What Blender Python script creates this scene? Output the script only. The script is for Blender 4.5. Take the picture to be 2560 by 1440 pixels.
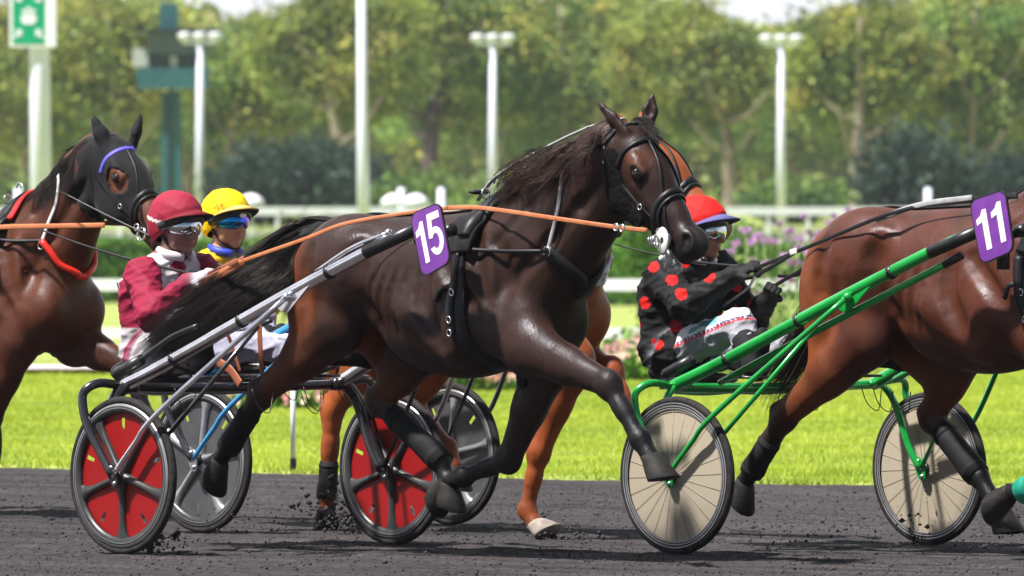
import bpy, math, random
import numpy as np
from mathutils import Vector, Matrix

# ---------------- camera, world, sun, exposure ----------------
SC = bpy.context.scene
for o in list(bpy.data.objects): bpy.data.objects.remove(o)
F_PX, CAM_H, HOR = 19700.0, 1.329, 640.0      # focal length in photo pixels, lens height, horizon row
cam_d = bpy.data.cameras.new('camera'); cam = bpy.data.objects.new('camera', cam_d)
SC.collection.objects.link(cam); SC.camera = cam
cam.location = (0, 0, CAM_H); cam.rotation_euler = (math.radians(90), 0, 0)
cam_d.sensor_width = 36; cam_d.lens = 36*F_PX/2560; cam_d.shift_y = -(720-HOR)/2560
cam_d.clip_start = 1; cam_d.clip_end = 6000
cam_d.dof.use_dof = True; cam_d.dof.focus_distance = 35.0; cam_d.dof.aperture_fstop = 6.8
SC.render.resolution_x, SC.render.resolution_y = 1024, 576
SUN_EL, SUN_AZ = math.radians(60), math.radians(240)   # azimuth clockwise from +Y: left and a little behind the lens
wd = bpy.data.worlds.new('World'); SC.world = wd; wd.use_nodes = True
nt = wd.node_tree; bg = nt.nodes['Background']
sky = nt.nodes.new('ShaderNodeTexSky'); sky.sky_type = 'NISHITA'; sky.sun_disc = False
sky.sun_elevation = SUN_EL; sky.sun_rotation = SUN_AZ; sky.dust_density = 1.2; sky.air_density = 1.0; sky.ozone_density = 1.0
# thin bright cloud over the blue, thickest towards the horizon
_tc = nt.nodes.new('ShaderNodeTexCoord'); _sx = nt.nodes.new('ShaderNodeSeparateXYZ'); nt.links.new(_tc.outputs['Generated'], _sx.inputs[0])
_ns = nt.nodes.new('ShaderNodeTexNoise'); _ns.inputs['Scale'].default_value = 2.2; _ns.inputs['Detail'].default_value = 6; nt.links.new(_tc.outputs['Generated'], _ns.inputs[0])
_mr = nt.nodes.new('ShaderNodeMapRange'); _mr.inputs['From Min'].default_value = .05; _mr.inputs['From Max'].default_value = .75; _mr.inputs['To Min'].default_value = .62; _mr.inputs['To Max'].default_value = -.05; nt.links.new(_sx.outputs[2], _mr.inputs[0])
_ad = nt.nodes.new('ShaderNodeMath'); _ad.operation = 'ADD'; _my = nt.nodes.new('ShaderNodeMath'); _my.operation = 'MULTIPLY_ADD'; _my.inputs[1].default_value = .42; _my.inputs[2].default_value = -.18; nt.links.new(_sx.outputs[1], _my.inputs[0])   # cloud added mostly ahead, thinned behind the lens to cut fill light
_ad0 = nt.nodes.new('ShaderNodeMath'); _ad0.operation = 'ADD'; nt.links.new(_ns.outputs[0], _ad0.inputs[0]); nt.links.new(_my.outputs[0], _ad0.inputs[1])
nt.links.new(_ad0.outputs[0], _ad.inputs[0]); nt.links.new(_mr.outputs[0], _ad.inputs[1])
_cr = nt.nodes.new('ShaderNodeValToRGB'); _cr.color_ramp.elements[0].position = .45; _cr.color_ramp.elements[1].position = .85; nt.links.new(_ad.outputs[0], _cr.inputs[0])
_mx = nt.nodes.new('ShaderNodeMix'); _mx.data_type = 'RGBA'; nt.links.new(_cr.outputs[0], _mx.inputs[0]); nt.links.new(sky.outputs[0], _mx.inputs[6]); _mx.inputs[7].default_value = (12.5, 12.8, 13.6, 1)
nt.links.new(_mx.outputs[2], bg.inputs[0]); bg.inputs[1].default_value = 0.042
sun_d = bpy.data.lights.new('sun', 'SUN'); sun = bpy.data.objects.new('sun', sun_d); SC.collection.objects.link(sun)
sun_d.energy = 5.0; sun_d.angle = math.radians(2.5); sun_d.color = (1, .955, .9)
_sd = Vector((math.sin(SUN_AZ)*math.cos(SUN_EL), math.cos(SUN_AZ)*math.cos(SUN_EL), math.sin(SUN_EL)))
sun.rotation_euler = _sd.to_track_quat('Z', 'Y').to_euler(); sun.location = (-30, -10, 60)
SC.view_settings.view_transform = 'Standard'; SC.view_settings.look = 'None'
SC.view_settings.exposure = 1.0; SC.view_settings.gamma = 1
SC.cycles.max_bounces = 6; SC.cycles.transparent_max_bounces = 12
rng = np.random.default_rng(7); random.seed(7)

# ---------------- helpers ----------------
COL = SC.collection
def tag(o, label=None, cat=None, group=None, kind=None):
    if label: o['label'] = label
    if cat: o['category'] = cat
    if group: o['group'] = group
    if kind: o['kind'] = kind
    return o
def empty(name, loc=(0, 0, 0), rz=0, label=None, cat=None, group=None):
    o = bpy.data.objects.new(name, None); COL.objects.link(o); o.location = loc; o.rotation_euler = (0, 0, rz)
    o.empty_display_size = .2
    return tag(o, label, cat, group)
def mesh_obj(name, V, Fc, mat=None, parent=None, smooth=True, cols=None, mats=None, midx=None):
    V = np.asarray(V, dtype=np.float32).reshape(-1, 3); me = bpy.data.meshes.new(name)
    if isinstance(Fc, np.ndarray) and Fc.ndim == 2:
        k = Fc.shape[1]; n = len(Fc); me.vertices.add(len(V)); me.vertices.foreach_set('co', V.ravel())
        me.loops.add(n*k); me.loops.foreach_set('vertex_index', Fc.astype(np.int32).ravel())
        me.polygons.add(n); me.polygons.foreach_set('loop_start', np.arange(0, n*k, k, dtype=np.int32))
        me.polygons.foreach_set('loop_total', np.full(n, k, dtype=np.int32)); me.update(calc_edges=True)
    else:
        me.from_pydata([tuple(map(float, v)) for v in V], [], [tuple(int(i) for i in f) for f in Fc])
    if smooth: me.polygons.foreach_set('use_smooth', np.ones(len(me.polygons), dtype=bool))
    if cols is not None:
        at = me.color_attributes.new('Col', 'FLOAT_COLOR', 'POINT')
        c4 = np.ones((len(V), 4), dtype=np.float32); c4[:, :3] = cols; at.data.foreach_set('color', c4.ravel())
    if mats:
        for m in mats: me.materials.append(m)
        if midx is not None: me.polygons.foreach_set('material_index', np.asarray(midx, dtype=np.int32))
    elif mat: me.materials.append(mat)
    me.validate(); o = bpy.data.objects.new(name, me); COL.objects.link(o)
    if parent is not None: o.parent = parent
    return o
class MB:
    """collects shapes and links them as one mesh"""
    def __init__(s): s.v = []; s.f = []; s.n = 0; s.c = []
    def add(s, V, Fc, col=None):
        V = np.asarray(V, dtype=float).reshape(-1, 3); s.v.append(V)
        s.f += [tuple(int(i)+s.n for i in f) for f in Fc]; s.n += len(V)
        if col is not None: s.c.append(np.tile(np.asarray(col, dtype=float), (len(V), 1)))
        return s
    def box(s, c, size, rot=None, col=None):
        h = np.array(size)/2.0
        V = np.array([[x, y, z] for x in (-1, 1) for y in (-1, 1) for z in (-1, 1)])*h
        if rot is not None: V = V @ np.array(rot).T
        return s.add(V+np.array(c), [(0, 1, 3, 2), (4, 6, 7, 5), (0, 4, 5, 1), (2, 3, 7, 6), (0, 2, 6, 4), (1, 5, 7, 3)], col)
    def tube(s, pts, r, seg=10, caps=True, flat=1.0, up=None, col=None):
        P = np.array(pts, dtype=float); n = len(P); R = np.full(n, r, dtype=float) if np.isscalar(r) else np.array(r, dtype=float)
        T = np.gradient(P, axis=0); T /= np.linalg.norm(T, axis=1)[:, None]+1e-12
        a = np.array(up if up is not None else (0, 0, 1.0)); 
        if abs(np.dot(a, T[0])) > .95: a = np.array((0, 1.0, 0))
        V = []
        for i in range(n):
            b = a-np.dot(a, T[i])*T[i]; b /= np.linalg.norm(b)+1e-12; a = b; c = np.cross(T[i], b)
            for k in range(seg):
                t = 2*math.pi*k/seg; V.append(P[i]+R[i]*(math.cos(t)*b*flat+math.sin(t)*c))
        Fc = [(i*seg+k, i*seg+(k+1) % seg, (i+1)*seg+(k+1) % seg, (i+1)*seg+k) for i in range(n-1) for k in range(seg)]
        if caps: Fc += [tuple(range(seg-1, -1, -1)), tuple((n-1)*seg+k for k in range(seg))]
        return s.add(V, Fc, col)
    def lathe(s, prof, c=(0, 0, 0), axis='z', seg=32, col=None):
        V = []
        for r, h in prof:
            for k in range(seg):
                t = 2*math.pi*k/seg; x, y = r*math.cos(t), r*math.sin(t)
                V.append((x, y, h) if axis == 'z' else (x, h, y))
        n = len(prof)
        Fc = [(i*seg+k, i*seg+(k+1) % seg, (i+1)*seg+(k+1) % seg, (i+1)*seg+k) for i in range(n-1) for k in range(seg)]
        return s.add(np.array(V)+np.array(c), Fc, col)
    def ring(s, c, n, R, r, seg=20, sg=6, a0=0, a1=2*math.pi, col=None):
        n = np.array(n, dtype=float); n /= np.linalg.norm(n); a = np.cross(n, (0, 0, 1.0))
        if np.linalg.norm(a) < .1: a = np.cross(n, (1.0, 0, 0))
        a /= np.linalg.norm(a); b = np.cross(n, a)
        P = [np.array(c)+R*(math.cos(t)*a+math.sin(t)*b) for t in np.linspace(a0, a1, seg+1)]
        return s.tube(P, r, sg, caps=False, up=n, col=col)
    def ball(s, c, r, seg=12, col=None, rings=8):
        r = np.array([r]*3 if np.isscalar(r) else r, dtype=float)
        V = [(math.sin(math.pi*i/rings)*math.cos(2*math.pi*k/seg), math.sin(math.pi*i/rings)*math.sin(2*math.pi*k/seg), math.cos(math.pi*i/rings)) for i in range(rings+1) for k in range(seg)]
        Fc = [(i*seg+k, (i+1)*seg+k, (i+1)*seg+(k+1) % seg, i*seg+(k+1) % seg) for i in range(rings) for k in range(seg)]
        return s.add(np.array(V)*r+np.array(c), Fc, col)
    def build(s, name, mat, parent=None, smooth=True):
        return mesh_obj(name, np.concatenate(s.v), s.f, mat, parent, smooth, np.concatenate(s.c) if s.c else None)
def bez(pts, n=24):
    """smooth curve through points (Catmull-Rom)"""
    P = np.array(pts, dtype=float); Q = np.vstack([2*P[0]-P[1], P, 2*P[-1]-P[-2]]); out = []
    m = len(P)-1
    for t in np.linspace(0, m, n):
        i = min(int(t), m-1); f = t-i; a, b, c, d = Q[i], Q[i+1], Q[i+2], Q[i+3]
        out.append(.5*((2*b)+(c-a)*f+(2*a-5*b+4*c-d)*f*f+(3*b-a-3*c+d)*f**3))
    return np.array(out)

# ---------------- materials ----------------
def mat(name, col=(.5, .5, .5), col2=None, scale=8, rough=.5, metal=0, bump=0, bscale=60, coat=0, attr=False, rvar=0, spec=.5,
        transl=0, stretch=(1, 1, 1), sheen=0, detail=4, lo=.35, hi=.65, bdist=.01, alpha=1.0):
    m = bpy.data.materials.new(name); m.use_nodes = True; N = m.node_tree.nodes; L = m.node_tree.links; b = N['Principled BSDF']
    tc = N.new('ShaderNodeTexCoord'); mp = N.new('ShaderNodeMapping'); mp.inputs['Scale'].default_value = stretch
    L.new(tc.outputs['Object'], mp.inputs[0])
    ns = N.new('ShaderNodeTexNoise'); ns.inputs['Scale'].default_value = scale; ns.inputs['Detail'].default_value = detail; ns.inputs['Roughness'].default_value = .65
    L.new(mp.outputs[0], ns.inputs[0])
    rp = N.new('ShaderNodeValToRGB'); rp.color_ramp.elements[0].position = lo; rp.color_ramp.elements[1].position = hi
    L.new(ns.outputs[0], rp.inputs[0])
    if attr:
        va = N.new('ShaderNodeAttribute'); va.attribute_name = 'Col'; mx = N.new('ShaderNodeMix'); mx.data_type = 'RGBA'; mx.blend_type = 'MULTIPLY'
        mx.inputs[0].default_value = 1; L.new(va.outputs['Color'], mx.inputs[6])
        rp.color_ramp.elements[0].color = (*col, 1); rp.color_ramp.elements[1].color = (*(col2 or col), 1)
        L.new(rp.outputs[0], mx.inputs[7]); L.new(mx.outputs[2], b.inputs['Base Color'])
    else:
        c2 = col2 or tuple(min(1, c*1.25) for c in col); rp.color_ramp.elements[0].color = (*col, 1); rp.color_ramp.elements[1].color = (*c2, 1)
        L.new(rp.outputs[0], b.inputs['Base Color'])
    b.inputs['Roughness'].default_value = rough; b.inputs['Metallic'].default_value = metal
    b.inputs['Specular IOR Level'].default_value = spec
    if rvar:
        mr = N.new('ShaderNodeMapRange'); mr.inputs['To Min'].default_value = max(0, rough-rvar); mr.inputs['To Max'].default_value = min(1, rough+rvar)
        L.new(ns.outputs[0], mr.inputs[0]); L.new(mr.outputs[0], b.inputs['Roughness'])
    if coat: b.inputs['Coat Weight'].default_value = coat; b.inputs['Coat Roughness'].default_value = .08
    if sheen: b.inputs['Sheen Weight'].default_value = sheen; b.inputs['Sheen Roughness'].default_value = .4
    if bump:
        n2 = N.new('ShaderNodeTexNoise'); n2.inputs['Scale'].default_value = bscale; n2.inputs['Detail'].default_value = 5
        L.new(mp.outputs[0], n2.inputs[0]); bp = N.new('ShaderNodeBump'); bp.inputs['Strength'].default_value = bump; bp.inputs['Distance'].default_value = bdist
        L.new(n2.outputs[0], bp.inputs['Height']); L.new(bp.outputs[0], b.inputs['Normal'])
    if transl:
        out = N['Material Output']; tr = N.new('ShaderNodeBsdfTranslucent'); ms = N.new('ShaderNodeMixShader'); ms.inputs[0].default_value = transl
        src = b.inputs['Base Color'].links[0].from_socket; L.new(src, tr.inputs[0]); L.new(b.outputs[0], ms.inputs[1]); L.new(tr.outputs[0], ms.inputs[2])
        L.new(ms.outputs[0], out.inputs[0])
    return m
M = {}
M['white_paint'] = mat('white_paint', (.82, .82, .90), (.76, .77, .86), 6, .7, spec=.2)
M['pole_paint'] = mat('pole_paint', (.74, .76, .97), (.80, .82, 1.0), 2, .75, spec=.15)  # white pole paint, cool tint put into the colour to offset green grass bounce
M['lamp_metal'] = mat('lamp_metal', (.55, .57, .62), (.75, .77, .8), 5, .35)
M['tower_green'] = mat('tower_green', (.012, .09, .105), (.02, .12, .135), 1.5, .5)
M['tower_dark'] = mat('tower_dark', (.01, .02, .025), (.02, .03, .04), 2, .3)
M['tower_panel'] = mat('tower_panel', (.35, .38, .38), (.45, .5, .48), 1, .5)
M['sign_green'] = mat('sign_green', (.0, .32, .17), (.0, .36, .19), 3, .35)
M['bark'] = mat('bark', (.16, .13, .09), (.30, .26, .20), 1.2, .9, bump=.4, bscale=4, stretch=(1, 1, .3))
M['bark_dark'] = mat('bark_dark', (.05, .035, .035), (.09, .065, .06), 1.2, .9, bump=.4, bscale=4)
M['leaf'] = mat('leaf', (.8, .8, .8), (1.15, 1.15, 1.1), .8, .6, attr=True, transl=.3, spec=.3)
M['grass_blade'] = mat('grass_blade', (.9, .9, .9), (1.1, 1.1, 1), 1.5, .55, attr=True, transl=.35, spec=.3)
M['chrome'] = mat('chrome', (.75, .75, .76), (.85, .85, .86), 9, .22, metal=1)
M['steel'] = mat('steel', (.45, .46, .48), (.6, .6, .62), 9, .3, metal=1)
M['black_leather'] = mat('black_leather', (.006, .006, .007), (.011, .011, .013), 30, .45, bump=.2, bscale=150, bdist=.002, spec=.3)
M['black_plastic'] = mat('black_plastic', (.010, .010, .011), (.016, .016, .018), 12, .36, rvar=.1)
M['grey_strap'] = mat('grey_strap', (.25, .25, .26), (.35, .35, .36), 30, .5)
M['tan_leather'] = mat('tan_leather', (.42, .13, .045), (.52, .19, .08), 14, .5, bump=.15, bscale=80, bdist=.002)
M['brown_leather'] = mat('brown_leather', (.22, .06, .025), (.30, .09, .04), 14, .5, bump=.15, bscale=80, bdist=.002)
M['tyre'] = mat('tyre', (.010, .009, .009), (.03, .027, .027), 25, .8, spec=.25, bump=.3, bscale=120, bdist=.003)
M['digit'] = mat('digit', (.78, .76, .82), (.84, .82, .86), 9, .5)
M['purple'] = mat('purple', (.115, .024, .23), (.17, .042, .29), 7, .45)
# ---------------- the setting ----------------
def WX(px, Y): return (px-1280)/F_PX*Y
def WZ(py, Y): return CAM_H+(HOR-py)/F_PX*Y
EP, EN, ED = np.array((-3.15, 48.5)), np.array((.599, .800)), np.array((.800, -.599))   # inner edge line of the track
def edge_d(x, y): return (x-EP[0])*EN[0]+(y-EP[1])*EN[1]
def snoise(x, y, k=1.0, seed=0):
    r = np.random.default_rng(seed); o = np.zeros_like(np.asarray(x, dtype=float))
    for i in range(7):
        a = r.uniform(0, 2*np.pi); w = k*(1.0+.7*i)*r.uniform(.8, 1.25)
        o = o+np.sin((x*np.cos(a)+y*np.sin(a))*w+r.uniform(0, 6.28)+1.3*np.sin((x*np.sin(a)-y*np.cos(a))*w*.6))/(1+.55*i)
    return o/3.0
def terrain(x, y):
    d = edge_d(x, y)+snoise(x, y, 5, 3)*.03
    z = np.where(d > 0, .04, -.06)
    b = np.clip((y-225)/25.0, 0, 1); z = z+1.55*b*b*(3-2*b)
    return z+np.clip((y-255)/150.0, 0, 1)*2.0+np.clip((y-600)/900., 0, 1)*4
def grid_obj(name, xs, ys, zf, m, **k):
    X, Y = np.meshgrid(xs, ys, indexing='ij'); Z = zf(X, Y); nx, ny = X.shape
    V = np.stack([X, Y, Z], -1).reshape(-1, 3); i = np.arange(nx*ny).reshape(nx, ny)
    Fc = np.stack([i[:-1, :-1], i[1:, :-1], i[1:, 1:], i[:-1, 1:]], -1).reshape(-1, 4)
    return mesh_obj(name, V, Fc, m, **k)
# ground: mown grass, with worn darker streaks
mg = mat('ground_grass', (.20, .26, .04), (.31, .36, .08), 1.1, .9, bump=.6, bscale=14, bdist=.05, lo=.3, hi=.7, detail=8)
ys = np.concatenate([np.linspace(-60, 38, 12), np.linspace(38.2, 56, 150), np.linspace(57, 120, 60), np.linspace(125, 420, 60), np.linspace(450, 3500, 24)])
xs = np.concatenate([np.linspace(-1500, -30, 22), np.linspace(-28, -6.2, 30), np.linspace(-6, 6, 120), np.linspace(6.2, 28, 30), np.linspace(30, 1500, 22)])
tag(grid_obj('ground', xs, ys, terrain, mg), kind='structure')
# track: black cinder, raked along its length
mt = bpy.data.materials.new('cinder'); mt.use_nodes = True; N = mt.node_tree.nodes; L = mt.node_tree.links; b = N['Principled BSDF']
tc = N.new('ShaderNodeTexCoord'); mp = N.new('ShaderNodeMapping'); mp.inputs['Rotation'].default_value = (0, 0, math.radians(36.8)); L.new(tc.outputs['Object'], mp.inputs[0])
mp2 = N.new('ShaderNodeMapping'); mp2.inputs['Scale'].default_value = (.12, 1.6, 1); L.new(mp.outputs[0], mp2.inputs[0])
n1 = N.new('ShaderNodeTexNoise'); n1.inputs['Scale'].default_value = 3.2; n1.inputs['Detail'].default_value = 8; n1.inputs['Roughness'].default_value = .7; L.new(mp2.outputs[0], n1.inputs[0])
n2 = N.new('ShaderNodeTexNoise'); n2.inputs['Scale'].default_value = 38; n2.inputs['Detail'].default_value = 6; n2.inputs['Roughness'].default_value = .75; L.new(tc.outputs['Object'], n2.inputs[0])
ad = N.new('ShaderNodeMath'); ad.operation = 'MULTIPLY_ADD'; ad.inputs[1].default_value = .55; L.new(n2.outputs[0], ad.inputs[0]); 
ml = N.new('ShaderNodeMath'); ml.operation = 'MULTIPLY'; ml.inputs[1].default_value = .45; L.new(n1.outputs[0], ml.inputs[0]); L.new(ml.outputs[0], ad.inputs[2])
cr = N.new('ShaderNodeValToRGB'); cr.color_ramp.elements[0].position = .40; cr.color_ramp.elements[0].color = (.012, .0105, .011, 1)
cr.color_ramp.elements[1].position = .66; cr.color_ramp.elements[1].color = (.090, .081, .084, 1); e = cr.color_ramp.elements.new(.53); e.color = (.043, .038, .040, 1)
L.new(ad.outputs[0], cr.inputs[0]); L.new(cr.outputs[0], b.inputs['Base Color']); b.inputs['Roughness'].default_value = .95; b.inputs['Specular IOR Level'].default_value = .2
bp = N.new('ShaderNodeBump'); bp.inputs['Strength'].default_value = .5; bp.inputs['Distance'].default_value = .012; L.new(ad.outputs[0], bp.inputs['Height']); L.new(bp.outputs[0], b.inputs['Normal'])
# sheet in (along, across) coordinates of the track; across = 0 is its inner edge
VVx = (math.sin(math.radians(46)), math.cos(math.radians(46)))
def track_mesh():
    al = np.concatenate([np.linspace(-160, -9, 40), np.linspace(-8.9, 16, 620), np.linspace(16.2, 120, 30)])
    ac = np.concatenate([np.linspace(-70, -21, 12), np.linspace(-20.9, 0.0, 760), [.12]])
    A, C = np.meshgrid(al, ac, indexing='ij'); X = EP[0]+ED[0]*A+EN[0]*C; Y = EP[1]+ED[1]*A+EN[1]*C
    Z = snoise(A*.2, C, 9, 5)*.007+snoise(A*.5, C, 30, 8)*.002+rng.normal(0, .0016, A.shape)
    hx = (X*VVx[0]+Y*VVx[1])
    for c_ in (23.07, 24.71, 24.84, 26.48, 25.13, 26.77, 22.2, 23.8, 27.9, 29.5, 21.3, 22.9): Z -= .012*np.exp(-((hx-c_-.03*np.sin(A*.7+c_))/.028)**2)-.006*(np.exp(-((hx-c_-.06)/.03)**2)+np.exp(-((hx-c_+.06)/.03)**2))
    for _ in range(420):
        a0, c0 = rng.uniform(-8, 12), rng.uniform(-20, -.4); i0, i1 = np.searchsorted(al, [a0-.2, a0+.2]); j0, j1 = np.searchsorted(ac, [c0-.2, c0+.2]); q = np.hypot(A[i0:i1, j0:j1]-a0, C[i0:i1, j0:j1]-c0); Z[i0:i1, j0:j1] += -.028*np.exp(-(q/.055)**2)+.010*np.exp(-((q-.10)/.035)**2)
    rag = snoise(A, C*0, 5, 11)*.04
    lip = np.exp(-((C+.25)/.16)**2)*.035; Z = Z+lip-.028*(C > .05)
    Y = Y+rag*(C > -.2); i = np.arange(A.size).reshape(A.shape)
    Fc = np.stack([i[:-1, :-1], i[1:, :-1], i[1:, 1:], i[:-1, 1:]], -1).reshape(-1, 4)
    return mesh_obj('track', np.stack([X, Y, Z], -1).reshape(-1, 3), Fc, mt)
tag(track_mesh(), kind='structure')
# loose cinder crumbs
def crumbs(name, P, S, m, **k):
    n = len(P); base = np.array([(1, 0, 0), (-1, 0, 0), (0, 1, 0), (0, -1, 0), (0, 0, 1), (0, 0, -1)], dtype=float)
    V = P[:, None, :]+base[None]*S[:, None, None]*rng.uniform(.45, 1.1, (n, 6, 1))
    T = np.array([(0, 2, 4), (2, 1, 4), (1, 3, 4), (3, 0, 4), (2, 0, 5), (1, 2, 5), (3, 1, 5), (0, 3, 5)])
    Fc = (np.arange(n)[:, None, None]*6+T[None]).reshape(-1, 3)
    return mesh_obj(name, V.reshape(-1, 3), Fc, m, smooth=False, **k)
mc = mat('cinder_crumb', (.014, .012, .013), (.05, .044, .046), 9, .95)
n = 16000; Yc = rng.uniform(30.5, 50, n); Xc = rng.uniform(-.07, .07, n)*Yc; dd = edge_d(Xc, Yc); k = dd < -.02
Pc = np.stack([Xc, Yc, np.full(n, .006)], 1)[k]; tag(crumbs('loose_cinders', Pc, rng.gamma(1.3, .002, len(Pc))+.0015, mc), kind='stuff')
# grass blades
def blades(name, X, Y, h, w, c0, c1, lean=.5, zf=terrain):
    n = len(X); Z = zf(X, Y)-.005; a = rng.uniform(0, 6.28, n); l = rng.normal(0, lean, n)*h; l2 = rng.normal(0, lean, n)*h
    wx, wy = np.cos(a)*w/2, np.sin(a)*w/2
    V = np.stack([np.stack([X-wx, Y-wy, Z], 1), np.stack([X+wx, Y+wy, Z], 1), np.stack([X+l, Y+l2, Z+h], 1)], 1).reshape(-1, 3)
    t = np.clip(rng.normal(.5, .25, n)+.30*snoise(X, Y, 2.6, 21)+.35*snoise(X, Y, .6, 22), 0, 1)[:, None]; C = np.array(c0)*(1-t)+np.array(c1)*t
    return mesh_obj(name, V, np.arange(3*n).reshape(n, 3), M['grass_blade'], smooth=False, cols=np.repeat(C, 3, axis=0))
n = 420000; t = rng.uniform(0, 1, n)**1.5; Yg = 42+t*52; Xg = rng.uniform(-.072, .072, n)*Yg
k = edge_d(Xg, Yg) > rng.exponential(.05, n)-.12+snoise(Xg, Yg, 6, 4)*.10+snoise(Xg, Yg, 1.7, 14)*.10; Xg, Yg = Xg[k], Yg[k]; s = (Yg/46)
def tz(x, y): return np.full_like(x, .035)+np.where(y > 225, terrain(x, y), 0)
tag(blades('grass', Xg, Yg, rng.uniform(.018, .045, len(Xg))*s**.5*(1+.5*snoise(Xg, Yg, 2.2, 23)), rng.uniform(.006, .012, len(Xg))*s, (.20, .31, .016), (.52, .60, .075), zf=tz), kind='stuff')
# gravel path crossing the lawn at the left
pm = mat('gravel', (.42, .37, .37), (.55, .5, .5), 5, .95)
pl = np.array([(-40, 86), (-6.5, 86.5), (-3.0, 88.5), (-1.2, 92), (0, 100)]); pw = np.array([3.6, 3.6, 3.0, 2.2, 2.0])
c = bez(pl, 40); wv = np.interp(np.linspace(0, 4, 40), range(5), pw); tg = np.gradient(c, axis=0); tg /= np.linalg.norm(tg, axis=1)[:, None]; nn = np.stack([-tg[:, 1], tg[:, 0]], 1)
V = [];
for q, w_, d_ in zip(c, wv, nn): V += [(*(q-d_*w_/2), .115), (*(q+d_*w_/2), .115)]
tag(mesh_obj('path', V, [(2*i, 2*i+2, 2*i+3, 2*i+1) for i in range(39)], pm), kind='structure')

# white two-rail running fence
def rail_fence(x0, x1, Y, label):
    e = empty('rail_fence', ((x0+x1)/2, Y, .04), 0, label, 'fence')
    for z, h in ((.93, .15), (.33, .14)): MB().box((0, 0, z), (x1-x0, .05, h)).build('rail', M['white_paint'], e, False)
    for x in [(p_-1280)/F_PX*Y for p_ in (-350, 470, 1290, 2110)]: MB().box((x-(x0+x1)/2, .07, .5), (.09, .07, 1.0)).build('post', M['white_paint'], e, False)
rail_fence(-9.5, 5.2, 98, 'long white two-rail fence standing on the lawn behind the horses')
# thin marker post at the track edge
e = empty('marker_post', (WX(733, 47.2), 47.2, .03), 0, 'thin white marker post with black foot at the grass edge', 'post')
MB().lathe([(.0, .62), (.015, .62), (.016, .08), (.016, .08)], seg=12).build('stake', M['white_paint'], e)
MB().lathe([(.020, .085), (.020, -.04)], seg=12).build('foot_sleeve', M['black_plastic'], e)

# leaf clouds
def leafcloud(P, size, C, flat=.0):
    n = len(P); a = rng.normal(size=(n, 3)); a /= np.linalg.norm(a, axis=1)[:, None]; b = np.cross(a, rng.normal(size=(n, 3))); b /= np.linalg.norm(b, axis=1)[:, None]
    s = (size*rng.uniform(.55, 1.25, n))[:, None]
    V = np.stack([P-a*s, P-b*s*.55, P+a*s, P+b*s*.55], 1).reshape(-1, 3)
    return V, np.arange(4*n).reshape(n, 4), np.repeat(C, 4, axis=0)
def palette(n, cs, jit=.2):
    cs = np.array(cs); i = rng.integers(0, len(cs), n); return np.clip(cs[i]*rng.uniform(1-jit, 1+jit, (n, 1)), 0, 1)
def clumps(center, rad, ncl, per, spread, cols, shell=.55):
    """leaf positions in clumps over a lobed crown"""
    d = rng.normal(size=(ncl, 3)); d /= np.linalg.norm(d, axis=1)[:, None]; r = rng.uniform(shell, 1, ncl)[:, None]
    cc = np.array(center)+d*r*np.array(rad)*rng.uniform(.8, 1.12, (ncl, 1))
    P = cc.repeat(per, 0)+rng.normal(size=(ncl*per, 3))*(spread*rng.uniform(.6, 1.4, ncl)).repeat(per)[:, None]*np.array((1, 1, .75))
    C = palette(ncl, cols, .3).repeat(per, 0)*rng.uniform(.75, 1.25, (ncl*per, 1))
    return P, C
OLIVE = [(.25, .29, .06), (.20, .25, .05), (.30, .32, .07), (.14, .20, .05), (.34, .31, .08), (.17, .22, .07)]
GREEN = [(.12, .21, .05), (.15, .25, .055), (.09, .17, .06), (.19, .29, .06)]
DARK = [(.028, .060, .042), (.04, .078, .05), (.022, .05, .04)]
HEDGE = [(.12, .28, .035), (.08, .20, .03), (.19, .37, .045)]
def tree(px, Y, crown_px, top_px, bot_px, halfw_px, lean, trunk_px, label, pal, ncl=150, per=46, dark=False, group='trees behind the racecourse'):
    x = WX(px, Y); z0 = float(terrain(np.array(x), np.array(float(Y)))); s = Y/F_PX
    e = empty('plane_tree', (x, Y, z0-.1), 0, label, 'tree', group)
    top = WZ(top_px, Y)-z0; bot = WZ(bot_px, Y)-z0; cx = (crown_px-px)*s; rt = trunk_px*s/2; mb = MB()
    hz = (top+bot)/2; spl = bot+.1
    f1 = bez([(0, 0, -.3), (lean*.3, 0, spl*.5), (lean*.7, 0, spl), (cx*.5+lean*.5, 0, hz), (cx, 0, top*.9)], 14); mb.tube(f1, np.linspace(rt, rt*.2, 14), 9)
    for k in range(7):
        t = rng.uniform(.35, .8); st = f1[int(t*13)]; aa = rng.uniform(0, 6.28); ln = rng.uniform(.5, .85)*halfw_px*s
        en = st+np.array((math.cos(aa)*ln, math.sin(aa)*ln*.8, rng.uniform(.5, 1.1)*ln)); mid = (st+en)/2+np.array((0, 0, -.15*ln))
        mb.tube(bez([st, mid, en], 8), np.linspace(rt*.42, rt*.1, 8), 6)
    mb.build('trunk', M['bark_dark'] if dark else M['bark'], e)
    P, C = clumps((cx, 1.6, hz), (halfw_px*s*1.15, halfw_px*s*.62, (top-bot)/2), int(ncl*1.2), int(per*2.6), halfw_px*s*.15, pal)
    V, Fc, Cc = leafcloud(P, .175, np.clip(C*np.array((1.18, 1.22, 1.1)), 0, 1)); mesh_obj('crown', V, Fc, M['leaf'], e, False, Cc)
    return e
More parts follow.
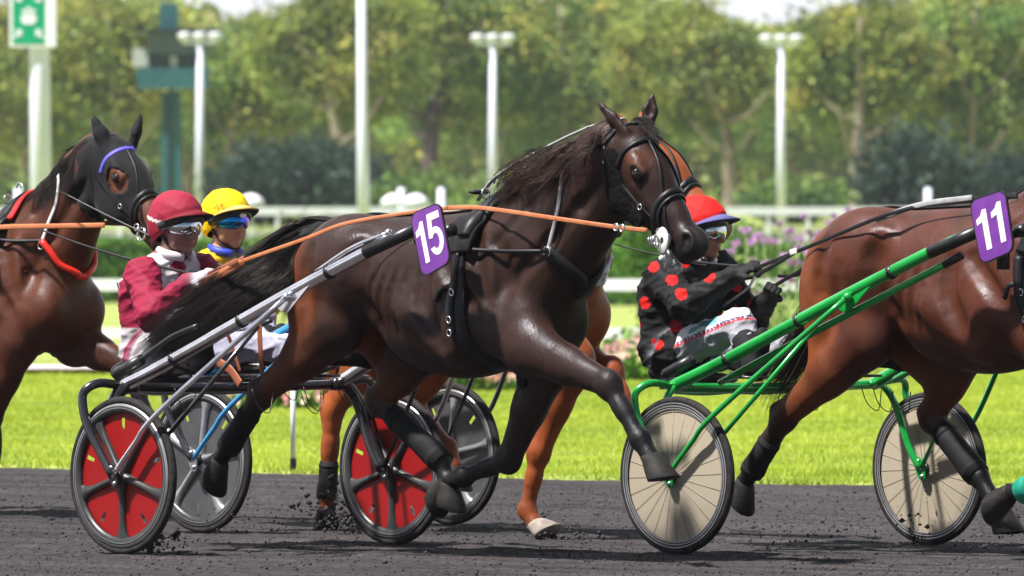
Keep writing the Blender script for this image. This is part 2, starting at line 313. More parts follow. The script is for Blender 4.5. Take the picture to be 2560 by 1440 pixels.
TR = [(60, 395, 60, -40, 420, 210, 0, 30, 'plane tree with yellow-green crown, behind the green sign pole', OLIVE),
      (290, 385, 270, -10, 300, 170, 0, 26, 'olive plane tree with a pale trunk, left of the tower', OLIVE),
      (590, 390, 650, 50, 330, 190, -.3, 34, 'olive plane tree right of the tower, above the yellow helmet', OLIVE+GREEN),
      (905, 375, 850, -60, 300, 190, -1.9, 46, 'plane tree with a leaning pale trunk beside the tall plain pole', OLIVE),
      (1070, 398, 1120, -70, 330, 190, .3, 56, 'plane tree with a thick dark trunk above the back of the number 15 horse', OLIVE+GREEN),
      (1400, 400, 1400, -50, 360, 210, .3, 40, 'dense plane tree behind the ears of the number 15 horse', OLIVE+GREEN),
      (1830, 385, 1730, -10, 330, 190, -.4, 44, 'plane tree with forked trunk between the red-capped driver and the right lamp mast', OLIVE),
      (2140, 380, 2150, -20, 330, 170, .2, 50, 'plane tree with a brown trunk right of the right lamp mast', OLIVE),
      (2415, 385, 2440, -60, 360, 210, .3, 40, 'plane tree above the number 11 plate, rightmost of the row', OLIVE+GREEN)]
for t_ in TR:
    tree(*t_, dark='dark trunk' in t_[8])
# farther row
TB = [(180, 470, 20, 250), (470, 500, 105, 240), (760, 490, 100, 230), (1240, 480, 40, 250), (1560, 500, 60, 230), (1980, 490, 160, 220), (2290, 495, 90, 240), (2560, 480, 0, 240)]
for i, (px, Y, tp, hw) in enumerate(TB):
    near = ['left behind the sign pole', 'behind the tower', 'behind the tall plain pole', 'behind the middle lamp mast', 'behind the raised ears', 'behind the right lamp mast', 'behind the brown trunk right of the masts', 'at the right edge of the picture'][i]
    tree(px, Y, px, tp, 400, hw, 0, 30, 'broad green tree of the second row, '+near, GREEN+OLIVE, 170, 44)
# woodland mass closing the view
n = 90000; Yw = rng.uniform(525, 575, n); Xw = rng.uniform(-.085, .085, n)*Yw; top = 16.3+2.2*snoise(Xw, Yw*0, .22, 19)+.9*snoise(Xw, Yw*.2, .9, 29)
Zw = 2+top*rng.uniform(0, 1, n)**.75; cl_ = .75+.5*(snoise(Xw, Zw, .8, 33) > 0)[:, None]*rng.uniform(.6, 1.2, (n, 1)); V, Fc, C = leafcloud(np.stack([Xw, Yw, Zw], 1), .5, palette(n, OLIVE, .25)*cl_*1.25)
tag(mesh_obj('tree_belt', V, Fc, M['leaf'], None, False, C), kind='stuff')
n = 60000; Yw = rng.uniform(560, 620, n); Xw = rng.uniform(-.085, .085, n)*Yw; top = 13+3*snoise(Xw, Yw*0, .16, 9)
Zw = 2+(top)*rng.uniform(0, 1, n)**.8; V, Fc, C = leafcloud(np.stack([Xw, Yw, Zw], 1), .75, palette(n, [(.16, .22, .09), (.13, .19, .09), (.20, .25, .10)], .35))
tag(mesh_obj('woodland', V, Fc, M['leaf'], None, False, C), kind='stuff')
def bush(name, cx, Y, wpx, top_px, bot_px, label, pal, ncl=60, per=60, leaf=.16, group=None, cat='bush', depth=None):
    s = Y/F_PX; x = WX(cx, Y); zt, zb = WZ(top_px, Y), WZ(bot_px, Y); z0 = float(terrain(np.array(x), np.array(float(Y)))); zb = max(zb, z0)
    e = empty(name, (x, Y, z0), 0, label, cat, group)
    P, C = clumps((0, 0, (zt+zb)/2-z0), (wpx*s/2, depth or wpx*s*.35, (zt-zb)/2), ncl, per, min(wpx*s*.12, (zt-zb)*.2), pal, .3)
    V, Fc, C = leafcloud(P, leaf, C); mesh_obj('foliage', V, Fc, M['leaf'], e, False, C)
    MB().tube([(0, 0, -.1), (.05, 0, (zt+zb)/2-z0)], [.08, .03], 6).build('stem', M['bark_dark'], e)
BU = [(700, 330, 330, 370, 560, 'dark blue-green bush to the left of the tall plain pole'), (840, 350, 220, 360, 560, 'tall dark bush right behind the tall plain pole'),
      (1390, 345, 360, 440, 560, 'dark green bush below the plane tree behind the raised ears'), (2290, 340, 300, 330, 560, 'tall dark bush between the two brown trunks on the right'), (2530, 345, 240, 400, 560, 'dark bush at the right edge behind the harness')]
for cx, Y, w_, t_, b_, lb in BU: bush('dark_bush', cx, Y, w_, t_, b_, lb, DARK if cx not in (1390,) else GREEN, 90, 60, .22, 'dark bushes under the trees')
for cx, Y, w_, t_, b_, lb in [(40, 320, 160, 480, 560, 'low green bush at the left edge under the trees'), (1040, 330, 260, 440, 560, 'light green bush above the back of the number 15 horse'), (1980, 335, 260, 450, 560, 'mid green bush behind the right lamp mast')]:
    bush('bush', cx, Y, w_, t_, b_, lb, GREEN, 60, 60, .2, 'bushes under the trees')
# clipped hedges in front of the stands
def hedge(x0p, x1p, Y, top, bot, label, pal=HEDGE, n=26000, leaf=.07):
    s = Y/F_PX; x0, x1 = WX(x0p, Y), WX(x1p, Y); zt = WZ(top, Y); z0 = float(terrain(np.array(0.), np.array(float(Y))))
    X = rng.uniform(x0, x1, n); tp = zt+.12*snoise(X, X*0, .9, 6); P = np.stack([X, Y+rng.uniform(-.7, .7, n), z0+(tp-z0)*rng.uniform(0, 1, n)**.8], 1)-np.array(((x0+x1)/2, Y, z0))
    C = palette(n, pal, .35); V, Fc, C = leafcloud(P, leaf*1.3, C)
    e = empty('hedge', ((x0+x1)/2, Y, z0), 0, label, 'hedge'); mesh_obj('foliage', V, Fc, M['leaf'], e, False, C)
    MB().box((0, 0, (zt-z0)*.45), (x1-x0-.4, .9, (zt-z0)*.85)).build('twig_core', mat('twig', (.02, .05, .012), (.03, .07, .015), 3, .9), e, False)
hedge(-120, 800, 215, 596, 780, 'clipped green hedge on the left, behind the two drivers')
hedge(1380, 1720, 205, 590, 780, 'clipped green hedge under the throat of the number 15 horse')
hedge(1720, 2700, 225, 615, 780, 'long green hedge behind the purple flowers on the right', HEDGE, 30000)
bush('shrub', 1600, 160, 120, 400, 800, 'bright green tapering shrub behind the nose of the chestnut horse', HEDGE, 90, 70, .06, cat='shrub')
bush('shrub', 760, 150, 300, 575, 800, 'yellow-green shrub behind the black tail', [(.22, .28, .03), (.14, .25, .03), (.30, .30, .05)], 110, 60, .06, cat='shrub')
bush('shrub', 1830, 150, 240, 560, 800, 'leafy green shrub behind the purple flowers', HEDGE, 110, 60, .06, cat='shrub')

# stand balustrade on the bank
bal_m = mat('stand_paint', (.60, .62, .70), (.68, .70, .76), 2, .5); cm = mat('concrete', (.24, .24, .26), (.32, .32, .34), 1.5, .8)
def balustrade(x0p, x1p, label):
    Y = 250; x0, x1 = WX(x0p, Y), WX(x1p, Y); z0 = 1.5; e = empty('balustrade', ((x0+x1)/2, Y, z0), 0, label, 'railing'); w = x1-x0
    zt = WZ(528, Y)-z0
    MB().box((0, 0, zt), (w, .16, .26)).build('top_rail', bal_m, e, False); MB().box((0, .1, zt-.55), (w, .06, .08)).build('rail', bal_m, e, False)
    MB().box((0, .15, .15), (w, .2, .9)).build('parapet', cm, e, False)
    for x in np.arange(-w/2+.1, w/2, 1.25): MB().box((x, .02, zt/2), (.14, .12, zt)).build('post', bal_m, e, False)
balustrade(-200, 1210, 'pale railing along the stand, left side behind drivers and horses'); balustrade(1815, 2800, 'pale railing along the stand, behind the purple flowers')
for i, (px, lb) in enumerate([(1003, 'short pale post left of the thick dark trunk'), (1103, 'short pale post right of the thick dark trunk'), (45, 'short pale post at the far left by the sign pole'), (2320, 'short pale post above the back of the number 11 horse')]):
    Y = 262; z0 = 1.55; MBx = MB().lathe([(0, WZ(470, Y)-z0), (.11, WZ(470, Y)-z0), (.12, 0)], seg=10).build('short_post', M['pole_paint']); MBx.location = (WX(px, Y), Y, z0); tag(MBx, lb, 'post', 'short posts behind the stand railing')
for px, lb in [(985, 'white domed parasol, left of the pair behind the horse'), (1040, 'white domed parasol, right of the pair behind the horse'), (628, 'white domed parasol behind the yellow helmet')]:
    Y = 240; z0 = 1.2; e = empty('parasol', (WX(px, Y), Y, z0), 0, lb, 'parasol', 'white parasols in front of the stand'); zt = WZ(484, Y)-z0; r = 36*Y/F_PX
    MB().lathe([(0, zt), (r*.45, zt-.05), (r*.8, zt-.18), (r, zt-.36), (r*.95, zt-.36), (r*.7, zt-.2), (0, zt-.1)], seg=20).build('canopy', M['white_paint'], e)
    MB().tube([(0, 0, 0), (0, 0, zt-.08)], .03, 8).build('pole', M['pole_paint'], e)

# floodlight masts
def mast(px, Y, top, base, label):
    z0 = float(terrain(np.array(WX(px, Y)), np.array(float(Y)))); e = empty('floodlight_mast', (WX(px, Y), Y, z0), 0, label, 'lamp mast', 'floodlight masts along the far side'); zt = WZ(top, Y)-z0; s = Y/F_PX
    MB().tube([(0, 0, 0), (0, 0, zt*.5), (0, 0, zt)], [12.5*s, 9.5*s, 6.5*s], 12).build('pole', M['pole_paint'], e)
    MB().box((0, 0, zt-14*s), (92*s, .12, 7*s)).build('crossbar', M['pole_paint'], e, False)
    for k in (-1, 0, 1):
        MB().ball((k*38*s, -.1, zt+3*s), (18*s, .28, 9*s), 12).build('lamp_head', M['lamp_metal'], e)
        MB().ball((k*38*s, -.12, zt-4*s), (15*s, .22, 6*s), 12).build('lamp_glass', M['white_paint'], e)
mast(500, 330, 92, 520, 'white floodlight mast with three lamps just right of the green tower')
mast(1232, 330, 96, 520, 'white floodlight mast with three lamps above the back of the number 15 horse')
mast(1953, 330, 98, 540, 'white floodlight mast with three lamps on the right side')
Y = 240; s = Y/F_PX; e = empty('tall_pole', (WX(910, Y), Y, 1.3), 0, 'tall plain pale pole without lamps in view, reaching out of the top', 'pole')
zt = WZ(-220, Y)-1.3
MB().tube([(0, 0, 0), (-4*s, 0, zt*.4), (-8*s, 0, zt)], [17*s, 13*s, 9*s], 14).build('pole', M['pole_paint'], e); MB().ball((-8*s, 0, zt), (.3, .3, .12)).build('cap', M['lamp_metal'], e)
# sign mast with assembly-point panel
Y = 150; s = Y/F_PX; e = empty('sign_mast', (WX(99, Y), Y, 0), 0, 'thick white mast carrying a green and white pictogram sign', 'sign'); 
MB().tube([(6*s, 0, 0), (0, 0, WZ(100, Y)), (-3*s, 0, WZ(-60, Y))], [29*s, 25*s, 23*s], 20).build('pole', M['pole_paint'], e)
def rrect(cx, cz, w, h, r, y, n=5):
    P = []
    for qx, qz, a0 in ((1, 1, 0), (-1, 1, 90), (-1, -1, 180), (1, -1, 270)):
        for a in np.linspace(a0, a0+90, n): P.append((cx+qx*(w/2-r)+r*math.cos(math.radians(a)), y, cz+qz*(h/2-r)+r*math.sin(math.radians(a))))
    return P
def prism(P, d):
    P = np.array(P); n = len(P); V = np.vstack([P, P+np.array(d)]); Fc = [tuple(range(n)), tuple(range(2*n-1, n-1, -1))]+[(i, n+i, n+(i+1) % n, (i+1) % n) for i in range(n)]
    return V, Fc
cz = WZ(40, Y); cx = -25*s
b_ = MB(); b_.add(*prism(rrect(cx, cz, 96*s, 158*s, 8*s, -.28), (0, .05, 0))); b_.build('sign_board', M['white_paint'], e, False)
b_ = MB(); b_.box((cx+58*s, -.22, cz), (20*s, .16, 158*s)).build('sign_side', M['white_paint'], e, False)
gb = MB(); gb.add(*prism(rrect(cx, cz, 80*s, 142*s, 4*s, -.29), (0, .006, 0))); gp = gb.build('sign_panel', M['sign_green'], e, False)
pg = MB()
def pic(pts, nm='arrow'):
    q_ = MB(); q_.add(*prism([(cx+x*s, -.298, cz-y*s) for x, y in pts], (0, .006, 0))); q_.build(nm, M['white_paint'], gp, False)
for sx in (-1, 1):           # four arrows pointing inwards
    for sy in (-1, 1):
        q = [(17, 34), (17, 54), (23, 48), (33, 58), (38, 53), (28, 43), (36, 36)]; q = [(sx*a, sy*b) for a, b in q]
        pic(q if sx*sy > 0 else q[::-1])
for hx, hy, r in ((0, -16, 6), (-12, -11, 5.2), (12, -11, 5.2), (-6, -5, 4), (6, -5, 4)): pic([(hx+r*math.cos(a), hy+r*math.sin(a)) for a in np.linspace(0, 6.28, 12)[:-1]], 'figure_head')
pic([(-20, 0), (-8, -2), (8, -2), (20, 0), (19, 12), (13, 22), (-13, 22), (-19, 12)], 'figure_bodies')
# judges' tower
Y = 350; s = Y/F_PX; z0 = float(terrain(np.array(WX(428, Y)), np.array(350.))); e = empty('watchtower', (WX(428, Y), Y, z0), 0, 'dark green watchtower with a windowed cabin on a single column', 'tower')
def bx(x0, x1, y0, y1, d0, d1, name, m): 
    MB().box((((x0+x1)/2-428)*s, (d0+d1)/2, WZ((y0+y1)/2, Y)-z0), ((x1-x0)*s, d1-d0, (y1-y0)*s)).build(name, m, e, False)
bx(404, 452, 228, 575, -.4, .5, 'column', M['tower_green']); bx(400, 444, 8, 72, -.35, .45, 'upper_shaft', M['tower_green'])
MB().box((-4*s, -.02, 2), (.12, 1.0, 9.0)).build('column_rib', M['tower_dark'], e, False)
bx(370, 522, 172, 222, -1.5, 1.6, 'lower_cabin', M['tower_green']); bx(376, 505, 135, 172, -1.2, 1.5, 'window_band', M['tower_dark']); bx(372, 520, 84, 135, -1.4, 1.6, 'upper_cabin', mat('tower_mid', (.07, .11, .13), (.09, .13, .15), 2, .5))
bx(340, 552, 74, 84, -1.9, 1.9, 'roof', M['tower_dark']); bx(334, 372, 122, 168, -1.0, .4, 'side_board', M['tower_panel'])
for x in (376, 408, 440, 472, 505): bx(x-2, x+2, 135, 172, -1.27, -1.2, 'window_frame', M['tower_green'])
bx(346, 370, 172, 222, -1.0, 1.2, 'balcony', M['tower_green'])
bx(428, 446, 142, 172, -1.29, -1.27, 'pale_blind', M['tower_panel'])  # pale blind panel in the window band

# flower beds
def flowers(name, cxp, y_bot, wpx, hpx, label, ncl, cols, pal=HEDGE, nfl=110, fs=.035):
    Y = F_PX*CAM_H/(y_bot-HOR); s = Y/F_PX; x = WX(cxp, Y); e = empty(name, (x, Y, .04), 0, label, 'flower bed')
    P, C = clumps((0, .5, hpx*s*.45), (wpx*s/2, .8, hpx*s*.62), ncl, 60, .10, pal, .2); P[:, 2] = np.abs(P[:, 2]); V, Fc, C = leafcloud(P, .05, C); mesh_obj('foliage', V, Fc, M['leaf'], e, False, C)
    a = rng.uniform(0, 2*np.pi, nfl); r = np.sqrt(rng.uniform(0, 1, nfl)); P = np.stack([np.cos(a)*r*wpx*s/2, .5+np.sin(a)*r*.8-.3, hpx*s*(.35+.65*np.sqrt(np.clip(1-r*r, 0, 1)))+rng.normal(0, .03, nfl)], 1)
    P = P.repeat(7, 0)+rng.normal(size=(nfl*7, 3))*fs*.8; C = palette(nfl, cols, .15).repeat(7, 0); V, Fc, C = leafcloud(P, fs, C); mesh_obj('blossoms', V, Fc, M['leaf'], e, False, C)
PINK = [(.80, .42, .45), (.85, .55, .5), (.75, .32, .42), (.85, .7, .62)]
flowers('flower_bed', 690, 1035, 400, 62, 'low bed of pink flowers left of the thin white marker post', 90, PINK)
flowers('flower_bed', 1200, 990, 300, 68, 'low bed of pink flowers under the belly of the number 15 horse', 80, PINK)
flowers('flower_bed', 1600, 965, 220, 100, 'bed of pink flowers behind the black and red jacket', 80, PINK)
flowers('flower_bed', 2070, 905, 480, 50, 'low leafy bed behind the back of the green sulky', 80, [(.1, .2, .03)], nfl=30)
# tall purple verbena
def verbena():
    Y = 84; s = Y/F_PX; e = empty('verbena', (WX(1930, Y), Y, .04), 0, 'tall airy stand of purple flowers on thin stems behind the reins', 'flowers'); 
    heads = [(1912, 598, 16), (1893, 590, 12), (1930, 604, 12), (1868, 577, 9), (1800, 580, 8), (1840, 608, 8), (1880, 604, 7), (1975, 576, 9), (2025, 580, 9), (2060, 583, 10), (2004, 597, 13), (2042, 600, 10), (1998, 618, 10), (2030, 626, 8), (1985, 655, 12), (2010, 662, 12), (1968, 640, 9), (2090, 540, 7), (2115, 525, 8), (1800, 668, 14), (1830, 718, 9), (1870, 742, 9), (1900, 730, 9), (1958, 700, 10), (2045, 690, 9), (2070, 655, 12), (1820, 630, 8), (1765, 640, 9), (1790, 600, 7), (1920, 790, 9), (1850, 700, 8), (2020, 540, 7), (2070, 560, 7), (2100, 600, 10), (2140, 560, 9), (1950, 560, 6), (1885, 650, 9), (1925, 660, 8), (1990, 700, 10), (2030, 730, 10), (1940, 745, 8), (2060, 620, 11)]
    P, C, st = [], [], MB()
    for hx, hy, r in heads:
        dy = rng.uniform(-1.2, 1.2); p = np.array(((hx-1930)*s, dy, WZ(hy, Y)-.04)); n = 26; q = p+rng.normal(size=(n, 3))*np.array((1, 1, .55))*r*s*.62; P.append(q)
        C.append(np.tile(np.array((.55, .32, .60))*rng.uniform(.8, 1.25), (n, 1)))
        b0 = np.array((p[0]*.85+rng.normal(0, .15), dy+rng.normal(0, .2), 0)); st.tube(bez([b0, (b0+p)/2+rng.normal(0, .05, 3), p], 6), .006, 4)
    V, Fc, C = leafcloud(np.vstack(P), .036, np.vstack(C)); mesh_obj('blossoms', V, Fc, M['leaf'], e, False, C)
    st.build('stems', mat('stem_green', (.20, .26, .10), (.28, .33, .14), 5, .7), e)
    n = 2600; P = np.stack([rng.normal(0, .55, n), rng.uniform(-1.2, 1.2, n), np.abs(rng.normal(0, .55, n))], 1); V, Fc, C = leafcloud(P, .045, palette(n, [(.15, .26, .06), (.22, .32, .08), (.10, .2, .04)], .3)); mesh_obj('leaves', V, Fc, M['leaf'], e, False, C)
verbena()

# the air: a closed box of thin haze
hz_m = bpy.data.materials.new('haze_air'); hz_m.use_nodes = True; N = hz_m.node_tree.nodes; N.remove(N['Principled BSDF']); pv_ = N.new('ShaderNodeVolumePrincipled'); pv_.inputs['Color'].default_value = (.86, .92, 1, 1); pv_.inputs['Density'].default_value = .00014; pv_.inputs['Anisotropy'].default_value = .2
hz_m.node_tree.links.new(pv_.outputs[0], N['Material Output'].inputs['Volume'])
tag(MB().box((0, 330, 17), (760, 760, 40)).build('haze', hz_m, None, False), kind='stuff')
# ---------------- smooth solid modelling ----------------
TH = math.radians(46); UU = np.array((math.cos(TH), -math.sin(TH))); VV = np.array((math.sin(TH), math.cos(TH)))
class Rig:
    """lane frame: x forward along the track, y towards the far side, z up"""
    def __init__(s, c, px0):
        s.c = c; s.a0 = 0; s.a0 = s.loc(px0, 900, 0)[0]; w = s.world(0, 0); s.origin = (w[0], w[1], 0)
    def world(s, a, l): return (a+s.a0)*UU+(l+s.c)*VV
    def loc(s, px, py, l=0.0):
        d = np.array(((px-1280)/F_PX, 1.0)); t = (l+s.c)/(d@VV); w = d*t
        return np.array((w@UU-s.a0, l, CAM_H+(HOR-py)/F_PX*t))
def unit(v): v = np.array(v, dtype=float); return v/(np.linalg.norm(v)+1e-12)
class Sdf:
    def __init__(s): s.p = []
    def _add(s, fn, lo, hi, k, col, op='u', cw=1.0): s.p.append((fn, np.array(lo), np.array(hi), k, col, op, cw)); return s
    def cone(s, a, b, ra, rb, k=.03, col=None, flat=None, op='u', cw=1.0):
        a = np.array(a, dtype=float); b = np.array(b, dtype=float); d = b-a; L2 = d@d+1e-12; fx = None
        if flat is not None: fx, ff = unit(flat[0]), 1/flat[1]-1
        def fn(P):
            w = P-a; t = np.clip((w@d)/L2, 0, 1); w = w-t[..., None]*d
            if fx is not None: w = w+(w@fx)[..., None]*ff*fx
            q = np.sqrt((w*w).sum(-1))-(ra+t*(rb-ra)); return q if fx is None else q*min(1, flat[1]**.5 if flat[1] < 1 else 1)
        R = max(ra, rb)*(max(1, flat[1]) if flat else 1); return s._add(fn, np.minimum(a, b)-R, np.maximum(a, b)+R, k, col, op, cw)
    def chain(s, pts, k=.03, col=None, flat=None, op='u'):
        """pts: (xyz, radius)"""
        for (a, ra), (b, rb) in zip(pts[:-1], pts[1:]): s.cone(a, b, ra, rb, k, col, flat, op)
        return s
    def ell(s, c, r, k=.03, col=None, rot=None, op='u', cw=1.0):
        c = np.array(c, dtype=float); r = np.array(r, dtype=float); Rm = np.eye(3) if rot is None else np.array(rot, dtype=float)   # rows: axes
        def fn(P):
            q = (P-c) @ Rm.T; k0 = np.sqrt(((q/r)**2).sum(-1)); k1 = np.sqrt(((q/(r*r))**2).sum(-1))+1e-9; return k0*(k0-1)/k1
        e = np.abs(Rm.T*r).sum(1); return s._add(fn, c-e, c+e, k, col, op, cw)
    def __call__(s, P):
        P = np.asarray(P, dtype=float); F = np.full(P.shape[:-1], 9.0)
        for fn, lo, hi, k, col, op, cw in s.p: F = s._c(F, fn(P), k, op)
        return F
    @staticmethod
    def _c(F, d, k, op):
        if op == 'u': h = np.maximum(k-np.abs(F-d), 0)/k; return np.minimum(F, d)-h*h*k*.25
        d = -d; h = np.maximum(k-np.abs(F-d), 0)/k; return np.maximum(F, d)+h*h*k*.25
    def grad(s, P, e=.003):
        P = np.asarray(P, dtype=float); g = np.stack([s(P+np.eye(3)[i]*e)-s(P-np.eye(3)[i]*e) for i in range(3)], -1); return g/(np.linalg.norm(g, axis=-1, keepdims=True)+1e-9)
    def snap(s, P, off=.004, it=6):
        P = np.array(P, dtype=float)
        for _ in range(it): P = P-(s(P)-off)[:, None]*s.grad(P)*.9
        return P
    def mesh(s, res, margin=.09):
        lo = np.min([p[1] for p in s.p if p[5] == 'u'], 0)-.04; hi = np.max([p[2] for p in s.p if p[5] == 'u'], 0)+.04
        n = np.ceil((hi-lo)/res).astype(int)+1; ax = [lo[i]+np.arange(n[i])*res for i in range(3)]; Fd = np.full(n, 9.0, dtype=np.float32)
        for fn, l, h, k, col, op, cw in s.p:
            i0 = np.maximum(((l-margin-lo)/res).astype(int), 0); i1 = np.minimum(((h+margin-lo)/res).astype(int)+2, n)
            if (i1 <= i0).any(): continue
            sl = tuple(slice(a, b) for a, b in zip(i0, i1)); G = np.stack(np.meshgrid(*[ax[i][sl[i]] for i in range(3)], indexing='ij'), -1)
            Fd[sl] = s._c(Fd[sl], fn(G), k, op)
        return surface_nets(Fd, lo, res)
    def colour(s, V, h=.02, default=(.5, .5, .5)):
        W = np.zeros(len(V)); C = np.zeros((len(V), 3))
        for fn, lo, hi, k, col, op, cw in s.p:
            if col is None or op != 'u': continue
            m = np.all((V > lo-.06) & (V < hi+.06), axis=1)
            if not m.any(): continue
            w = np.exp(np.clip(-fn(V[m])/h, -30, 6))*cw; W[m] += w; C[m] += w[:, None]*np.array(col)
        z = W <= 0; W[z] = 1; C[z] = default; return C/W[:, None]
def surface_nets(Fd, lo, res):
    S = Fd < 0; nx, ny, nz = S.shape; cnt = np.zeros((nx-1, ny-1, nz-1), dtype=np.int8)
    offs = [(i, j, k) for i in (0, 1) for j in (0, 1) for k in (0, 1)]
    for i, j, k in offs: cnt += S[i:nx-1+i, j:ny-1+j, k:nz-1+k]
    act = (cnt > 0) & (cnt < 8); I = np.argwhere(act); cid = np.full(act.shape, -1, dtype=np.int64); cid[act] = np.arange(len(I))
    cv = {o: Fd[I[:, 0]+o[0], I[:, 1]+o[1], I[:, 2]+o[2]].astype(float) for o in offs}; acc = np.zeros((len(I), 3)); n = np.zeros(len(I))
    for o in offs:
        for ax in range(3):
            if o[ax]: continue
            q = list(o); q[ax] = 1; f0, f1 = cv[o], cv[tuple(q)]; m = (f0 < 0) != (f1 < 0); den = np.where(m, f0-f1, 1.0); t = np.clip(np.where(m, f0/den, 0), 0, 1)
            p = np.tile(np.array(o, dtype=float), (len(I), 1)); p[:, ax] += t; acc += p*m[:, None]; n += m
    V = (I+acc/np.maximum(n, 1)[:, None])*res+lo; Q = []
    for ax in range(3):
        b, c = (ax+1) % 3, (ax+2) % 3; s0 = [slice(None)]*3; s1 = [slice(None)]*3; s0[ax] = slice(0, -1); s1[ax] = slice(1, None)
        A, B = S[tuple(s0)], S[tuple(s1)]; E = np.argwhere(A != B); E = E[(E[:, b] > 0) & (E[:, c] > 0) & (E[:, b] < S.shape[b]-1) & (E[:, c] < S.shape[c]-1)]
        ins = A[tuple(E.T)]
        def cell(db, dc): q = E.copy(); q[:, b] += db; q[:, c] += dc; return cid[tuple(q.T)]
        q = np.stack([cell(-1, -1), cell(0, -1), cell(0, 0), cell(-1, 0)], 1); q[~ins] = q[~ins][:, ::-1]; Q.append(q)
    Q = np.concatenate(Q); Q = Q[(Q >= 0).all(1)]; return V, Q
def relax(V, Q, it=2, f=.5):
    e = np.concatenate([Q[:, [0, 1]], Q[:, [1, 2]], Q[:, [2, 3]], Q[:, [3, 0]]]); e = np.concatenate([e, e[:, ::-1]])
    n = np.bincount(e[:, 0], minlength=len(V))[:, None]
    for i in range(it):
        for w in (f, -f*1.04):
            A = np.stack([np.bincount(e[:, 0], weights=V[e[:, 1], j], minlength=len(V)) for j in range(3)], 1)/np.maximum(n, 1); V = V+(A-V)*w
    return V
def strap(mb, sdf, pts, w, t=.004, n=40, off=.003, snap=True, col=None):
    """a flat band laid over a solid"""
    P = bez(pts, n)
    if snap == 'h':
        for _ in range(10):
            G = sdf.grad(P); G[:, 2] = 0; nn = np.linalg.norm(G, axis=1, keepdims=True); P = P-G/np.maximum(nn, .3)*(sdf(P)-off)[:, None]*.7
        for _ in range(3): P[1:-1] = .25*P[:-2]+.5*P[1:-1]+.25*P[2:]
    elif snap: P = sdf.snap(P, off)
    N_ = sdf.grad(P); T = np.gradient(P, axis=0); T /= np.linalg.norm(T, axis=1)[:, None]+1e-9; S_ = np.cross(T, N_); S_ /= np.linalg.norm(S_, axis=1)[:, None]+1e-9
    W = np.full(n, w) if np.isscalar(w) else np.interp(np.linspace(0, 1, n), np.linspace(0, 1, len(w)), w); V = []
    for p, a, b, w_ in zip(P, S_, N_, W):
        V += [p-a*w_/2, p-a*w_/2*.9+b*t, p+a*w_/2*.9+b*t, p+a*w_/2, p-b*t]
    m = 5; Fc = [(i*m+k, i*m+(k+1) % m, (i+1)*m+(k+1) % m, (i+1)*m+k) for i in range(n-1) for k in range(m)]+[tuple(range(m))[::-1], tuple((n-1)*m+k for k in range(m))]
    mb.add(V, Fc, col); return P
def strands(name, G, r0, mat_, parent, taper=.25, cols=None):
    """G: (n, k, 3) hair strands"""
    n, k, _ = G.shape; T = np.gradient(G, axis=1); T /= np.linalg.norm(T, axis=2, keepdims=True)+1e-9
    a = np.cross(T, np.array((.3, .9, .2))); a /= np.linalg.norm(a, axis=2, keepdims=True)+1e-9; b = np.cross(T, a)
    R = (np.linspace(1, taper, k)[None, :, None]*(r0 if np.isscalar(r0) else r0[:, None, None]))
    V = np.stack([G+R*(math.cos(q)*a+math.sin(q)*b) for q in (0, 2.094, 4.189)], 2).reshape(-1, 3)
    i = (np.arange(n)[:, None, None]*k+np.arange(k-1)[None, :, None])*3+np.arange(3)[None, None, :]; j = (np.arange(n)[:, None, None]*k+np.arange(k-1)[None, :, None])*3+np.array([1, 2, 0])[None, None, :]
    Fc = np.stack([i, j, j+3, i+3], -1).reshape(-1, 4)
    return mesh_obj(name, V, Fc, mat_, parent, True, np.repeat(cols, k*3, axis=0) if cols is not None else None)
def hair(guides, n, k=14, spread=.03, wav=.01, rr=None, endspread=1.0, frizz=.004, clump=28):
    """n strands interpolated between guide curves (list of point lists)"""
    Gs = np.array([bez(g, k) for g in guides]); m = len(Gs); out = np.zeros((n, k, 3)); tt = np.linspace(0, 1, k)
    nc = max(4, n//clump); CU = rng.uniform(0, max(m-1, 1e-6), nc); CD_ = rng.normal(size=(nc, 3))*spread; CP = rng.uniform(0, 6.28, (nc, 3)); CW = rng.uniform(3, 8, nc); CL_ = rng.uniform(.7, 1.0, nc)
    for i in range(n):
        ci = i % nc; u = min(max(CU[ci]+rng.normal()*.04*(m-1), 0), m-1) if m > 1 else 0; a = min(int(u), max(m-2, 0)); f = u-a; base = Gs[a]*(1-f)+Gs[min(a+1, m-1)]*f
        d = CD_[ci]+rng.normal(size=3)*spread*.28; cut = CL_[ci]*rng.uniform(.85, 1.0); ph = CP[ci]+rng.normal(size=3)*.35; w = rng.uniform(.6, 1.4)*wav
        idx = tt*cut*(k-1); lo = np.minimum(idx.astype(int), k-2); fr = (idx-lo)[:, None]; c = base[lo]*(1-fr)+base[lo+1]*fr
        out[i] = c+d*(.25+.75*tt[:, None]*endspread)+w*np.sin(tt[:, None]*CW[ci]*rng.uniform(.92, 1.08)+ph)*tt[:, None]+np.cumsum(rng.normal(size=(k, 3)), 0)*frizz*tt[:, None]
    return out
